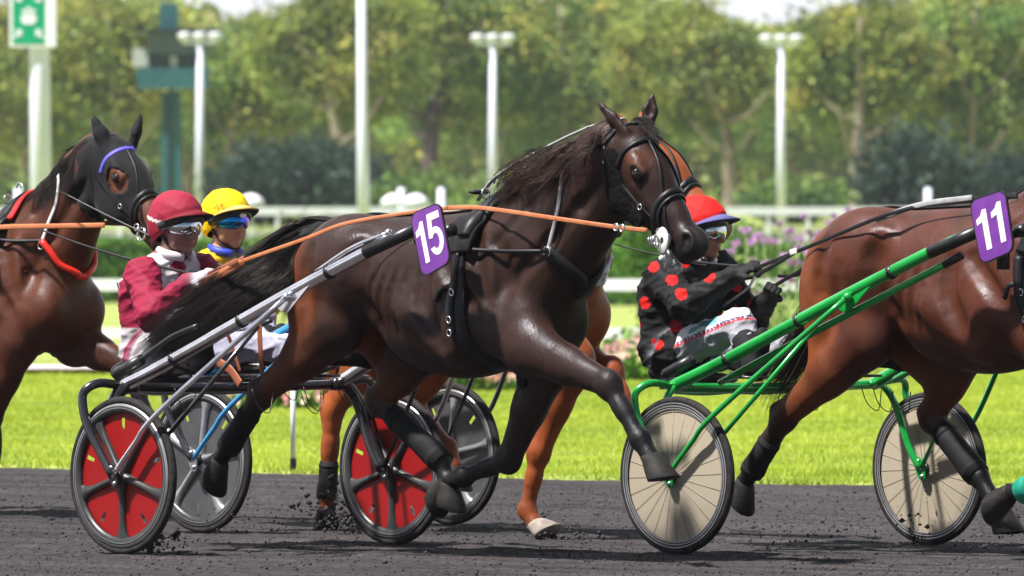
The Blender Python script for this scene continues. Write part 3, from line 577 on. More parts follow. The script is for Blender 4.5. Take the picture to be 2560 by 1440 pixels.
# ---------------- horses ----------------
def coat(name, rough=.36, spec=.5):
    m = bpy.data.materials.new(name); m.use_nodes = True; N = m.node_tree.nodes; L = m.node_tree.links; b = N['Principled BSDF']
    tc = N.new('ShaderNodeTexCoord'); va = N.new('ShaderNodeAttribute'); va.attribute_name = 'Col'
    n1 = N.new('ShaderNodeTexNoise'); n1.inputs['Scale'].default_value = 7; n1.inputs['Detail'].default_value = 5; L.new(tc.outputs['Object'], n1.inputs[0])
    r1 = N.new('ShaderNodeMapRange'); r1.inputs['From Min'].default_value = .3; r1.inputs['From Max'].default_value = .7; r1.inputs['To Min'].default_value = .72; r1.inputs['To Max'].default_value = 1.28; L.new(n1.outputs[0], r1.inputs[0])
    mx = N.new('ShaderNodeVectorMath'); mx.operation = 'SCALE'; L.new(va.outputs['Color'], mx.inputs[0]); L.new(r1.outputs[0], mx.inputs['Scale']); L.new(mx.outputs[0], b.inputs['Base Color'])
    mp = N.new('ShaderNodeMapping'); mp.inputs['Scale'].default_value = (1, 1, .25); mp.inputs['Rotation'].default_value = (0, .5, 0); L.new(tc.outputs['Object'], mp.inputs[0])
    n2 = N.new('ShaderNodeTexNoise'); n2.inputs['Scale'].default_value = 90; n2.inputs['Detail'].default_value = 3; L.new(mp.outputs[0], n2.inputs[0])
    n3 = N.new('ShaderNodeTexNoise'); n3.inputs['Scale'].default_value = 8; n3.inputs['Detail'].default_value = 4; n3.inputs['Roughness'].default_value = .6; L.new(tc.outputs['Object'], n3.inputs[0])
    b1 = N.new('ShaderNodeBump'); b1.inputs['Strength'].default_value = .22; b1.inputs['Distance'].default_value = .02; L.new(n3.outputs[0], b1.inputs['Height'])
    b2 = N.new('ShaderNodeBump'); b2.inputs['Strength'].default_value = .6; b2.inputs['Distance'].default_value = .003; L.new(n2.outputs[0], b2.inputs['Height']); L.new(b1.outputs[0], b2.inputs['Normal']); vo = N.new('ShaderNodeTexVoronoi'); vo.feature = 'DISTANCE_TO_EDGE'; vo.inputs['Scale'].default_value = 5.5
    nd = N.new('ShaderNodeTexNoise'); nd.inputs['Scale'].default_value = 6; L.new(tc.outputs['Object'], nd.inputs[0]); vm = N.new('ShaderNodeVectorMath'); vm.operation = 'MULTIPLY_ADD'; vm.inputs[1].default_value = (.22, .22, .22); L.new(nd.outputs['Color'], vm.inputs[0]); L.new(tc.outputs['Object'], vm.inputs[2]); L.new(vm.outputs[0], vo.inputs['Vector'])
    rv = N.new('ShaderNodeMapRange'); rv.inputs['From Max'].default_value = .035; rv.inputs['To Min'].default_value = 1; rv.inputs['To Max'].default_value = 0; rv.interpolation_type = 'SMOOTHSTEP'; L.new(vo.outputs['Distance'], rv.inputs[0])
    n5 = N.new('ShaderNodeTexNoise'); n5.inputs['Scale'].default_value = 2.2; L.new(tc.outputs['Object'], n5.inputs[0]); r5 = N.new('ShaderNodeMapRange'); r5.inputs['From Min'].default_value = .48; r5.inputs['From Max'].default_value = .62; L.new(n5.outputs[0], r5.inputs[0]); mv = N.new('ShaderNodeMath'); mv.operation = 'MULTIPLY'; L.new(rv.outputs[0], mv.inputs[0]); L.new(r5.outputs[0], mv.inputs[1])
    b3 = N.new('ShaderNodeBump'); b3.inputs['Strength'].default_value = .10; b3.inputs['Distance'].default_value = .006; L.new(mv.outputs[0], b3.inputs['Height']); L.new(b2.outputs[0], b3.inputs['Normal']); L.new(b3.outputs[0], b.inputs['Normal'])
    r2 = N.new('ShaderNodeMapRange'); r2.inputs['From Min'].default_value = .3; r2.inputs['From Max'].default_value = .7; r2.inputs['To Min'].default_value = rough-.10; r2.inputs['To Max'].default_value = rough+.16; L.new(n3.outputs[0], r2.inputs[0]); L.new(r2.outputs[0], b.inputs['Roughness'])
    b.inputs['Specular IOR Level'].default_value = spec; b.inputs['Specular Tint'].default_value = (.85, .9, 1, 1); return m
M['coat'] = coat('coat', .46, .30); M['hair'] = mat('hair', (.9, .9, .9), (1.1, 1.05, 1), 20, .5, attr=True, spec=.25)
M['hoof'] = mat('hoof', (.007, .006, .006), (.022, .019, .017), 22, .7, spec=.25, bump=.2, bscale=60, bdist=.004, stretch=(1, 1, 4)); M['hoof_pale'] = mat('hoof_pale', (.16, .13, .11), (.28, .24, .21), 22, .7, bump=.3, bscale=60, bdist=.004)
M['eye'] = mat('eye', (.008, .005, .004), (.012, .007, .005), 30, .06, spec=.7); M['boot'] = mat('boot', (.005, .005, .006), (.009, .009, .010), 18, .75, spec=.25, bump=.3, bscale=90, bdist=.003)
M['teal'] = mat('teal', (.0, .20, .13), (.0, .26, .17), 18, .6, bump=.3, bscale=70, bdist=.004); M['hood'] = mat('hood', (.005, .0055, .007), (.010, .0105, .013), 14, .8, spec=.25, bump=.5, bscale=28, bdist=.006, sheen=.1)
def headframe(poll, pitch, yaw, roll, S):
    """columns: l (poll to muzzle), n (out of the forehead), w (to the horse's left)"""
    cy, sy = math.cos(yaw), math.sin(yaw); fwd = np.array((cy, sy, 0)); lat = np.array((-sy, cy, 0)); cp, sp = math.cos(pitch), math.sin(pitch)
    l = fwd*cp-np.array((0, 0, 1))*sp; n = np.cross(l, lat)*-1.0; n = n if n[2]*1+0 > -9 else -n
    n = fwd*sp+np.array((0, 0, 1))*cp; cr, sr = math.cos(roll), math.sin(roll); w = lat*cr+n*sr; n = n*cr-lat*sr
    def f(L, Nn=0, W=0): return np.array(poll)+S*(l*L+n*Nn+w*W)
    f.l, f.n, f.w, f.S = l, n, w, S; f.R = np.stack([l, n, w]); return f
def horse(name, rig, spec, label):
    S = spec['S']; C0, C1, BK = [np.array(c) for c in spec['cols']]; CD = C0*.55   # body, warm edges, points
    root = empty(name, rig.origin, -TH, label, 'horse'); root['category'] = 'horse'
    J = lambda px, py, s=0.: rig.loc(px, py, s)
    def P(a, s, z): return np.array((a*S, s*S, z*S+spec.get('dz', 0)))
    g = Sdf(); lat = (0, 1, 0)
    def rotY(t): c, s = math.cos(t), math.sin(t); return np.array([[c, 0, s], [0, 1, 0], [-s, 0, c]])
    g.ell(P(.16, 0, 1.17), np.array((.50, .285, .345))*S, .05, C0)
    g.ell(P(-.20, 0, 1.26), np.array((.42, .255, .235))*S, .10, C0)
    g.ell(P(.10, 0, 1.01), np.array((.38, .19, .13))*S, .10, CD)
    g.cone(P(.42, 0, 1.40), P(-.42, 0, 1.385), .165*S, .165*S, .10, C0, (lat, 1.15))
    g.cone(P(.52, 0, 1.47), P(.22, 0, 1.42), .085*S, .10*S, .10, C0, (lat, .7))
    for q in (-1, 1):
        g.ell(P(-.50, q*.105, 1.335), np.array((.30, .185, .235))*S, .06, C0*1.05, rotY(.18))
        g.ell(P(-.33, q*.205, 1.405), np.array((.10, .055, .07))*S, .05, C0*1.1)
        g.ell(P(-.69, q*.135, 1.20), np.array((.165, .13, .27))*S, .045, C1, rotY(-.1), cw=1.3)
        g.ell(P(.46, q*.175, 1.25), np.array((.135, .095, .30))*S, .045, C0, rotY(.42))
        g.ell(P(.34, q*.18, 1.10), np.array((.16, .11, .16))*S, .035, C0)
        g.ell(P(.67, q*.135, 1.09), np.array((.11, .095, .14))*S, .035, C0*1.15)
        g.cone(P(.02, q*.245, 1.13), P(.30, q*.2, .95), .05*S, .06*S, .09, C0)
    g.ell(P(.60, 0, 1.06), np.array((.15, .17, .20))*S, .08, C0); g.cone(P(-.72, 0, 1.36), P(-.80, 0, 1.30), .07*S, .045*S, .06, C0)
    # neck
    def groove(pts, r=.03, off=.016, k=.05):
        for q in (-1, 1):
            C_ = g.snap(bez([P(a, b*q, c) for a, b, c in pts], 7), off)
            for a, b in zip(C_[:-1], C_[1:]): g.cone(a, b, r, r, k, None, None, 'd')
    nk = spec['neck']; NP = [(np.array(p) if len(p) == 3 and p[0] < 5 and spec.get('nlocal') else J(*p[:2], p[2] if len(p) > 2 else 0.), r) for p, r in nk]
    for i, ((a, ra), (b, rb)) in enumerate(zip(NP[:-1], NP[1:])): g.cone(a, b, ra, rb, .09, C0 if i else C0*.9, (lat, .60 if i == 0 else .55))
    g.cone(P(.50, 0, 1.20), NP[0][0], .25*S, NP[0][1], .10, C0, (lat, .72))
    groove([(-.27, .27, 1.42), (-.33, .26, 1.24), (-.25, .24, 1.04)], .034, .018, .06); groove([(-.60, .24, 1.40), (-.64, .24, 1.18), (-.56, .22, .98)], .020, .012); groove([(-.50, .26, 1.30), (-.52, .26, 1.1), (-.47, .24, .95)], .018, .013)
    groove([(.16, .28, 1.34), (.17, .28, 1.16), (.26, .25, .98)], .030, .016, .05); groove([(.60, .2, 1.42), (.63, .2, 1.28), (.62, .22, 1.14)], .022, .013); groove([(.42, .2, 1.50), (.50, .24, 1.30), (.56, .24, 1.14)], .018, .013); groove([(.28, .26, 1.34), (.42, .26, 1.20), (.54, .24, 1.05)], .022, .013)
    for i_ in range(5): groove([(.06-.075*i_, .3, 1.32), (.0-.078*i_, .3, 1.16), (-.03-.08*i_, .28, 1.02)], .014, .0155, .03)
    for i_ in range(len(NP)-1):
        (a_, ra_), (b_, rb_) = NP[i_], NP[i_+1]; dn_ = unit(np.cross(b_-a_, (0, 1, 0))); dn_ = dn_ if dn_[2] < 0 else -dn_
        for q_ in (-1, 1):
            for f_, r_ in ((.42, .022), (-.35, .016)):
                C_ = g.snap(np.array([a_+dn_*ra_*f_+np.array((0, q_*ra_*.5, 0)), b_+dn_*rb_*f_+np.array((0, q_*rb_*.5, 0))]), .012); g.cone(C_[0], C_[1], r_, r_, .04, None, None, 'd')
    # legs
    hooves = []; boots = []
    def leg(kind, j, sgn, dark_from=.5, boot=None):
        if kind == 'hind':
            hip = P(-.48, sgn*.13, 1.27); st, hk, ft, cr, tip = j; a1 = unit(hk-st)
            LS = spec.get('LS', 1.18)*S; g.cone(hip, st, .205*S, .118*S, .045, C0, (lat, .72)); g.cone(P(-.68, sgn*.135, 1.12), st*.45+hk*.55, .135*S, .062*LS, .04, C1, (lat, .7), cw=1.3)
            g.cone(st, st+(hk-st)*.45, .118*LS, .085*LS, .04, C0, (lat, .8)); g.cone(st+(hk-st)*.4, hk, .086*LS, .048*LS, .035, C1*.6+C0*.4, (lat, .8))
            g.cone(st+(hk-st)*.55+np.array((-.03, 0, .0)), hk+unit(np.cross(unit(ft-hk), (0, 1, 0)))*-.0+np.array((-.045, 0, .03))*S, .028*LS, .024*LS, .02, C1*.5+C0*.4)
            g.ell(hk, np.array((.054, .042, .062))*LS, .03, BK*1.6+C0*.3); g.cone(hk+np.array((-.05, 0, .035))*S*.9, hk+(ft-hk)*.2, .026*LS, .03*LS, .03, BK*1.5)
        else:
            LS = spec.get('LS', 1.18)*S; st, hk, ft, cr, tip = j; sh = P(.62, sgn*.13, 1.10)
            g.cone(sh, st, .13*S, .11*LS, .04, C0, (lat, .75)); g.cone(P(.36, sgn*.16, 1.12), st, .13*S, .10*LS, .04, C0, (lat, .7))
            g.cone(st, st+(hk-st)*.5, .105*LS, .072*LS, .04, C0*1.1, (lat, .82)); g.cone(st+(hk-st)*.45, hk, .072*LS, .046*LS, .03, C0*.6+BK*.5, (lat, .85)); up_ = unit(np.cross(hk-st, (0, 1, 0))); g.cone(st+up_*.03, hk-(hk-st)*.1+up_*.022, .055*LS, .028*LS, .02, C0)
            g.ell(hk, np.array((.052, .046, .060))*LS, .025, BK*1.6+C0*.2)
        r = .031*LS if kind == 'fore' else .034*LS
        g.cone(hk, hk+(ft-hk)*.5, .040*LS, r, .03, BK*1.5+C0*.1); g.cone(hk+(ft-hk)*.4, ft, r, r*1.02, .03, BK)
        g.ell(ft, np.array((.043, .038, .043))*LS, .02, BK); g.cone(ft, cr, .033*LS, .034*LS, .02, BK)
        hooves.append((cr, tip, ft, kind, sgn))
        if boot: boots.append((hk+(ft-hk)*boot[0], hk+(ft-hk)*boot[1], boot[2]*S, boot[3]*S, boot[4], unit(ft-hk)))
    for kind, sgn, pts, kw in spec['legs']:
        j = [J(*p[:2], p[2] if len(p) > 2 else sgn*.15*S) for p in pts]; leg(kind, j, sgn, **kw)
    # head
    hs = spec['head']; h = headframe(J(*hs['poll']) if not spec.get('nlocal') else np.array(hs['poll']), hs['pitch'], hs['yaw'], hs.get('roll', 0), hs.get('S', 1.0)); q = h.S
    HC = np.array(spec.get('headcol', C0)); MZ = np.array(spec.get('muzzle', C0*.45)); E = lambda l, n, w, r, k=.03, col=HC, op='u': g.ell(h(l, n, w), np.array(r)*q, k*q, col, h.R, op)
    E(.06, -.07, 0, (.10, .085, .08), .05); E(.17, -.058, 0, (.15, .082, .084), .05)
    g.cone(NP[-1][0], h(.10, -.13, 0), NP[-1][1], .085*q, .06, C0, (h.w, .8))
    for w in (-1, 1):
        E(.205, -.165, w*.042, (.125, .105, .034), .035, HC*.9); E(.155, -.035, w*.082, (.045, .030, .022), .03, HC*1.3)
        E(.198, -.046, w*.086, (.036, .026, .020), .012, HC*.35); g.cone(h(.170, -.030, w*.095), h(.215, -.020, w*.086), .011*q, .010*q, .012*q, HC)
        g.cone(h(.235, -.095, w*.068), h(.38, -.10, w*.050), .018*q, .012*q, .03*q, HC)
        E(.535, -.055, w*.030, (.055, .045, .030), .025, MZ)
    g.cone(h(.20, -.06, 0), h(.40, -.068, 0), .076*q, .055*q, .05*q, HC, (h.w, .92)); g.cone(h(.38, -.068, 0), h(.53, -.075, 0), .056*q, .050*q, .03*q, HC*.7+MZ*.3, (h.w, .95))
    g.cone(h(.27, -.165, 0), h(.47, -.125, 0), .062*q, .040*q, .05*q, HC*.9, (h.w, .8)); g.cone(h(.46, -.125, 0), h(.555, -.125, 0), .038*q, .034*q, .03*q, MZ, (h.w, 1.05))
    E(.56, -.080, 0, (.040, .048, .052), .03, MZ)
    for w in (-1, 1):
        E(.200, -.048, w*.110, (.024, .016, .016), .008, None, 'd'); g.cone(h(.540, -.040, w*.064), h(.572, -.072, w*.070), .024*q, .017*q, .008*q, None, None, 'd')
        g.cone(h(.36, -.13, w*.05), h(.50, -.105, w*.055), .006*q, .006*q, .012*q, None, None, 'd')
    g.cone(h(.51, -.112, -.06), h(.51, -.112, .06), .006, .006, .008, None, None, 'd'); g.cone(h(.51, -.112, 0), h(.60, -.118, 0), .004, .005, .008, None, (h.w, 6), 'd')
    # ears
    for w in (-1, 1):
        e0, e1 = hs['ears'][0 if w < 0 else 1]; b = J(*e0, w*.062*q); tp = J(*e1, w*.085*q); Lr = np.linalg.norm(tp-b); dr = (tp-b)/Lr; opn = unit(np.array(hs['eo'][0 if w < 0 else 1]) @ h.R) if 'eo' in hs else unit(h.n*.6+h.w*w*.6+h.l*.3); opn = unit(opn-dr*(opn@dr)); c = spec.get('earcol', HC*.8)
        eq = q*(.82 if (w < 0 and 'eo' in hs) else 1.0); g.cone(b-dr*.03, b+dr*Lr*.35, .026*eq, .031*eq, .02*q, c, (opn, .62)); g.cone(b+dr*Lr*.35, b+dr*Lr*.72, .031*eq, .016*eq, .012*q, c, (opn, .62)); g.cone(b+dr*Lr*.72, b+dr*Lr*1.05, .016*q, .004*q, .010*q, c, (opn, .7))
        if not spec.get('hood'): g.cone(b+dr*Lr*.25+opn*.024*q, b+dr*Lr*.82+opn*.015*q, .019*q, .008*q, .006*q, None, None, 'd')
    V, Q = g.mesh(spec.get('res', .011)); V = relax(V, Q, 1, .45)
    Cc = g.colour(V, .022, C0)
    hl = (V-h(0, 0, 0)) @ h.R.T/h.S; nq = np.exp(-(((hl[:, 0]-.556)/.035)**2+((hl[:, 1]+.056)/.035)**2+((np.abs(hl[:, 2])-.062)/.03)**2)); Cc = Cc*(1-.9*np.clip(nq*1.3, 0, 1))[:, None]; ns = .5+.5*snoise(V[:, 0]*1.0+V[:, 1]*.7, V[:, 2], 9, 31); Cc = Cc*(.85+.3*ns[:, None])
    if spec.get('paint'): Cc = spec['paint'](V, Cc, h, g)
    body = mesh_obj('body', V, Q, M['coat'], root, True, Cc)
    for w in (-1, 1): MB().ball(h(.200, -.048, w*.092), .025*q, 14).build('eye', M['eye'], root)
    # hooves
    for n_, (cr, tip, ft, kind, sgn) in enumerate(hooves):
        d = unit(tip-cr); L_ = np.linalg.norm(tip-cr); pa = unit(cr-ft); fw = pa-d*(pa@d); f0 = np.array((1., 0, -.1)); fw = unit(fw) if np.linalg.norm(fw) > .35 else unit(f0-d*(f0@d)); sd = np.cross(d, fw); mb = MB(); V = []
        for t, r, sh in ((-.08, .039, 0), (.0, .047, 0), (.12, .048, .008), (.55, .054, .022), (1.0, .061, .042), (1.06, .060, .043), (1.06, .04, .03), (1.0, .0, .03)):
            for k in range(20):
                a = 2*math.pi*k/20; ra = r*S*(1.12+.22*max(0, min(1, t)))*(1.0 if math.cos(a) > -.5 else .86); V.append(cr+d*t*L_+fw*(sh*S+ra*math.cos(a))+sd*ra*.92*math.sin(a)-d*(.012*S*math.cos(a)*(-1) if t >= 1 else 0))
        mb.add(V, [(i*20+k, i*20+(k+1) % 20, (i+1)*20+(k+1) % 20, (i+1)*20+k) for i in range(7) for k in range(20)])
        mb.build('hoof', M[spec.get('hoofmat', {}).get(n_, 'hoof')], root)
    for a, b, ra, rb, mm, ax in boots:
        mb = MB(); mb.tube([a-ax*.004, a, a+(b-a)*.3, a+(b-a)*.55, a+(b-a)*.8, b, b+ax*.004], [ra*.85, ra, ra*1.04, (ra+rb)*.49, rb*1.05, rb, rb*.85], 18, up=(0, 1, 0))
        for f in (.12, .88): mb.tube([a+(b-a)*(f-.05), a+(b-a)*(f-.03), a+(b-a)*(f+.03), a+(b-a)*(f+.05)], np.array([1.0, 1.07, 1.07, 1.0])*(ra+(rb-ra)*f), 18, up=(0, 1, 0))
        mb.build('leg_boot', M[mm], root)
    g.u = Sdf(); g.u.p = [p for p in g.p if p[5] == 'u']; return root, g, h, J, P
H = {}
DB = dict(cols=[(.036, .017, .011), (.115, .040, .016), (.0045, .0035, .0035)])
R2 = Rig(23.89, 1106); R1 = Rig(25.9, -45); R3 = Rig(25.95, 1188); R4 = Rig(25.66, 2410)
def paint2(V, C, h, g):
    Lh = V-h(0, 0, 0); l = Lh @ h.l/h.S; n = Lh @ h.n/h.S; w = Lh @ h.w/h.S; near = np.abs(l-.3) < .45
    k = np.exp(-((l-.155)/.055)**2-((n+.03)/.05)**2)*(np.abs(w) > .03)*near; C = C+k[:, None]*np.array((.07, .024, .012))
    e = ((l-.198)/.042)**2+((n+.048)/.028)**2; C = np.where(((e < 1) & (np.abs(w) > .05) & near)[:, None], np.array((.006, .004, .003)), C); return C
H['15'] = horse('racehorse', R2, dict(S=.965, res=.0095, paint=paint2, cols=[(.025, .010, .006), (.15, .042, .013), (.0045, .0035, .0035)], muzzle=(.014, .010, .010),
    neck=[((1340, 650), .275), ((1405, 560), .24), ((1475, 475), .205), ((1535, 405), .165)], head=dict(poll=(1590, 316), pitch=math.radians(51), yaw=math.radians(4), roll=math.radians(3), S=1.09, eo=[(.6, .1, .8), (.3, .5, -.7)], ears=[((1552, 318), (1492, 252)), ((1622, 300), (1632, 233))]),
    legs=[('hind', -1, [(845, 815), (655, 985), (578, 1108), (548, 1150), (522, 1192)], dict(boot=(.35, 1.12, .052, .056, 'boot'))),
          ('hind', 1, [(1050, 865), (948, 1005), (1100, 1150), (1118, 1205), (1112, 1262)], dict(boot=(.22, 1.05, .054, .058, 'boot'))),
          ('fore', -1, [(1325, 868), (1522, 962), (1600, 1098), (1625, 1142), (1640, 1203)], {}),
          ('fore', 1, [(1372, 900), (1272, 1148), (1160, 1192), (1120, 1205), (1085, 1232)], dict())]), 'dark brown trotting horse number 15 harnessed in the middle of the picture')
H['left'] = horse('racehorse', R1, dict(S=.97, hood=True, cols=[(.070, .020, .008), (.13, .036, .013), (.005, .0035, .003)], headcol=(.13, .045, .022), muzzle=(.03, .018, .016), earcol=(.012, .012, .014),
    neck=[((105, 650), .26), ((155, 560), .215), ((205, 470), .17), ((250, 410), .145)], head=dict(poll=(292, 347), pitch=math.radians(48), yaw=math.radians(3), roll=math.radians(0), S=1.09, ears=[((262, 358), (232, 288)), ((335, 352), (352, 288))]),
    legs=[('fore', -1, [(45, 850), (-22, 1045), (-75, 1180), (-85, 1220), (-80, 1262)], {}), ('fore', 1, [(185, 850), (322, 918), (372, 1050), (362, 1100), (350, 1150)], {}),
          ('hind', -1, [(-215, 850), (-330, 1010), (-400, 1150), (-420, 1190), (-435, 1235)], dict(boot=(.3, 1.1, .05, .055, 'boot'))), ('hind', 1, [(-130, 870), (-200, 1020), (-120, 1170), (-100, 1210), (-85, 1250)], dict(boot=(.3, 1.1, .05, .055, 'boot')))]),
    'bay horse in a black hood with blue browband, cut by the left edge')
H['chestnut'] = horse('racehorse', R3, dict(S=.965, cols=[(.23, .055, .011), (.29, .075, .015), (.19, .045, .011)], headcol=(.26, .064, .013), muzzle=(.24, .10, .06), hoofmat={2: 'hoof_pale', 0: 'hoof'},
    neck=[((1380, 660), .26), ((1430, 560), .215), ((1480, 465), .17), ((1535, 400), .145)], head=dict(poll=(1603, 320), pitch=math.radians(41), yaw=math.radians(12), roll=0, S=1.14, ears=[((1560, 325), (1532, 278)), ((1612, 318), (1602, 280))]),
    legs=[('hind', -1, [(960, 850), (832, 1022), (817, 1235), (815, 1272), (828, 1312)], dict(boot=(.62, 1.05, .047, .05, 'boot'))), ('hind', 1, [(1100, 870), (1030, 1010), (1120, 1120), (1135, 1165), (1130, 1210)], {}),
          ('fore', -1, [(1425, 905, -.14), (1347, 1130, -.2), (1318, 1275, -.22), (1338, 1312, -.22), (1358, 1345, -.22)], {}), ('fore', 1, [(1425, 905), (1530, 925), (1583, 1060), (1592, 1105), (1600, 1150)], {})]),
    'chestnut horse mostly hidden behind the number 15 horse')
H['11'] = horse('racehorse', R4, dict(S=.985, cols=[(.066, .0175, .0075), (.19, .050, .014), (.005, .0035, .003)], dz=.0, nlocal=False,
    neck=[((2615, 640), .26), ((2680, 555), .215), ((2745, 465), .17), ((2800, 400), .145)], head=dict(poll=(2855, 325), pitch=math.radians(50), yaw=0, roll=0, S=1.03, ears=[((2835, 325), (2810, 258)), ((2895, 318), (2900, 252))]),
    legs=[('hind', -1, [(2170, 845), (1962, 1042), (1885, 1170), (1862, 1205), (1840, 1240)], dict(boot=(.45, 1.1, .052, .056, 'boot'))), ('hind', 1, [(2400, 870), (2330, 1045), (2447, 1192), (2488, 1258), (2503, 1335)], dict(boot=(.2, .98, .055, .06, 'boot'))),
          ('fore', -1, [(2640, 880), (2740, 1140), (2570, 1222), (2525, 1232), (2478, 1246)], dict(boot=(.15, 1.1, .052, .058, 'teal'))), ('fore', 1, [(2690, 870), (2860, 960), (2925, 1090), (2950, 1130), (2975, 1175)], {})]),
    'reddish bay horse number 11 pulling the green sulky, at the right edge')
# ---------------- drivers ----------------
M['cloth'] = mat('cloth', (.92, .92, .92), (1.06, 1.06, 1.06), 9, .7, attr=True, bump=.5, bscale=26, bdist=.008, rvar=.06, spec=.2)
M['skin'] = mat('skin', (.92, .92, .92), (1.08, 1.05, 1.02), 22, .5, attr=True, bump=.12, bscale=120, bdist=.002)
M['glass_silver'] = mat('glass_silver', (.45, .5, .55), (.6, .65, .7), 3, .08, metal=1)
gm = bpy.data.materials.new('glass_iris'); gm.use_nodes = True; _N = gm.node_tree.nodes; _L = gm.node_tree.links; _b = _N['Principled BSDF']
_t = _N.new('ShaderNodeTexCoord'); _s = _N.new('ShaderNodeSeparateXYZ'); _r = _N.new('ShaderNodeValToRGB'); _L.new(_t.outputs['Generated'], _s.inputs[0]); _L.new(_s.outputs[1], _r.inputs[0])
_r.color_ramp.elements[0].color = (.02, .25, .55, 1); _r.color_ramp.elements[0].position = .25; _r.color_ramp.elements[1].color = (.25, .05, .55, 1); _r.color_ramp.elements[1].position = .8; _e = _r.color_ramp.elements.new(.5); _e.color = (.05, .08, .6, 1)
_L.new(_r.outputs[0], _b.inputs['Base Color']); _b.inputs['Metallic'].default_value = 1; _b.inputs['Roughness'].default_value = .1; M['glass_iris'] = gm
def hframe(c, yaw, pitch, S=1.0, roll=0):
    cy, sy, cp, sp = math.cos(yaw), math.sin(yaw), math.cos(pitch), math.sin(pitch); f = np.array((cy*cp, sy*cp, -sp)); l = np.array((-sy, cy, 0.)); u = np.cross(f, l)
    if roll: l, u = l*math.cos(roll)+u*math.sin(roll), u*math.cos(roll)-l*math.sin(roll)
    def g(x, y=0, z=0): return np.array(c)+S*(f*x+l*y+u*z)
    g.R = np.stack([f, l, u]); g.S = S; g.f, g.l, g.u = f, l, u; return g
def hand(g, wr, d, n, side, col, S=1.0, curl=1.0):
    """a gloved fist: wr wrist, d along the forearm, n back of the hand, side +1/-1 where the thumb is along cross(d, n)"""
    d = unit(d); n = unit(n-d*(n@d)); t = np.cross(d, n)*side; S = S*.01
    g.ell(wr+d*5.0*S, np.array((5.2, 4.3, 2.0))*S, .012, col, np.stack([d, t, n])); g.cone(wr-d*2*S, wr+d*2*S, 3.0*S, 2.9*S, .015, col)
    for i, (o, L) in enumerate(((3.2, 1.0), (1.1, 1.08), (-1.0, 1.0), (-3.0, .82))):
        k = wr+d*9.0*S+t*o*S+n*.6*S; a = k+(d*2.6*L-n*1.6*curl)*S; b = a+(-d*.6-n*2.9*L)*S*curl+(d*(1-curl)*3)*S; c = b+(-d*2.6*L+n*.3)*S
        g.chain([(k, 1.15*S), (a, 1.05*S), (b, .98*S), (c, .85*S)], .004, col)
    k = wr+d*3*S+t*3.4*S; a = k+(d*2.8+t*1.8-n*1.0)*S; b = a+(d*3.0-t*.4-n*1.4)*S; g.chain([(k, 1.5*S), (a, 1.25*S), (b, 1.0*S)], .006, col)
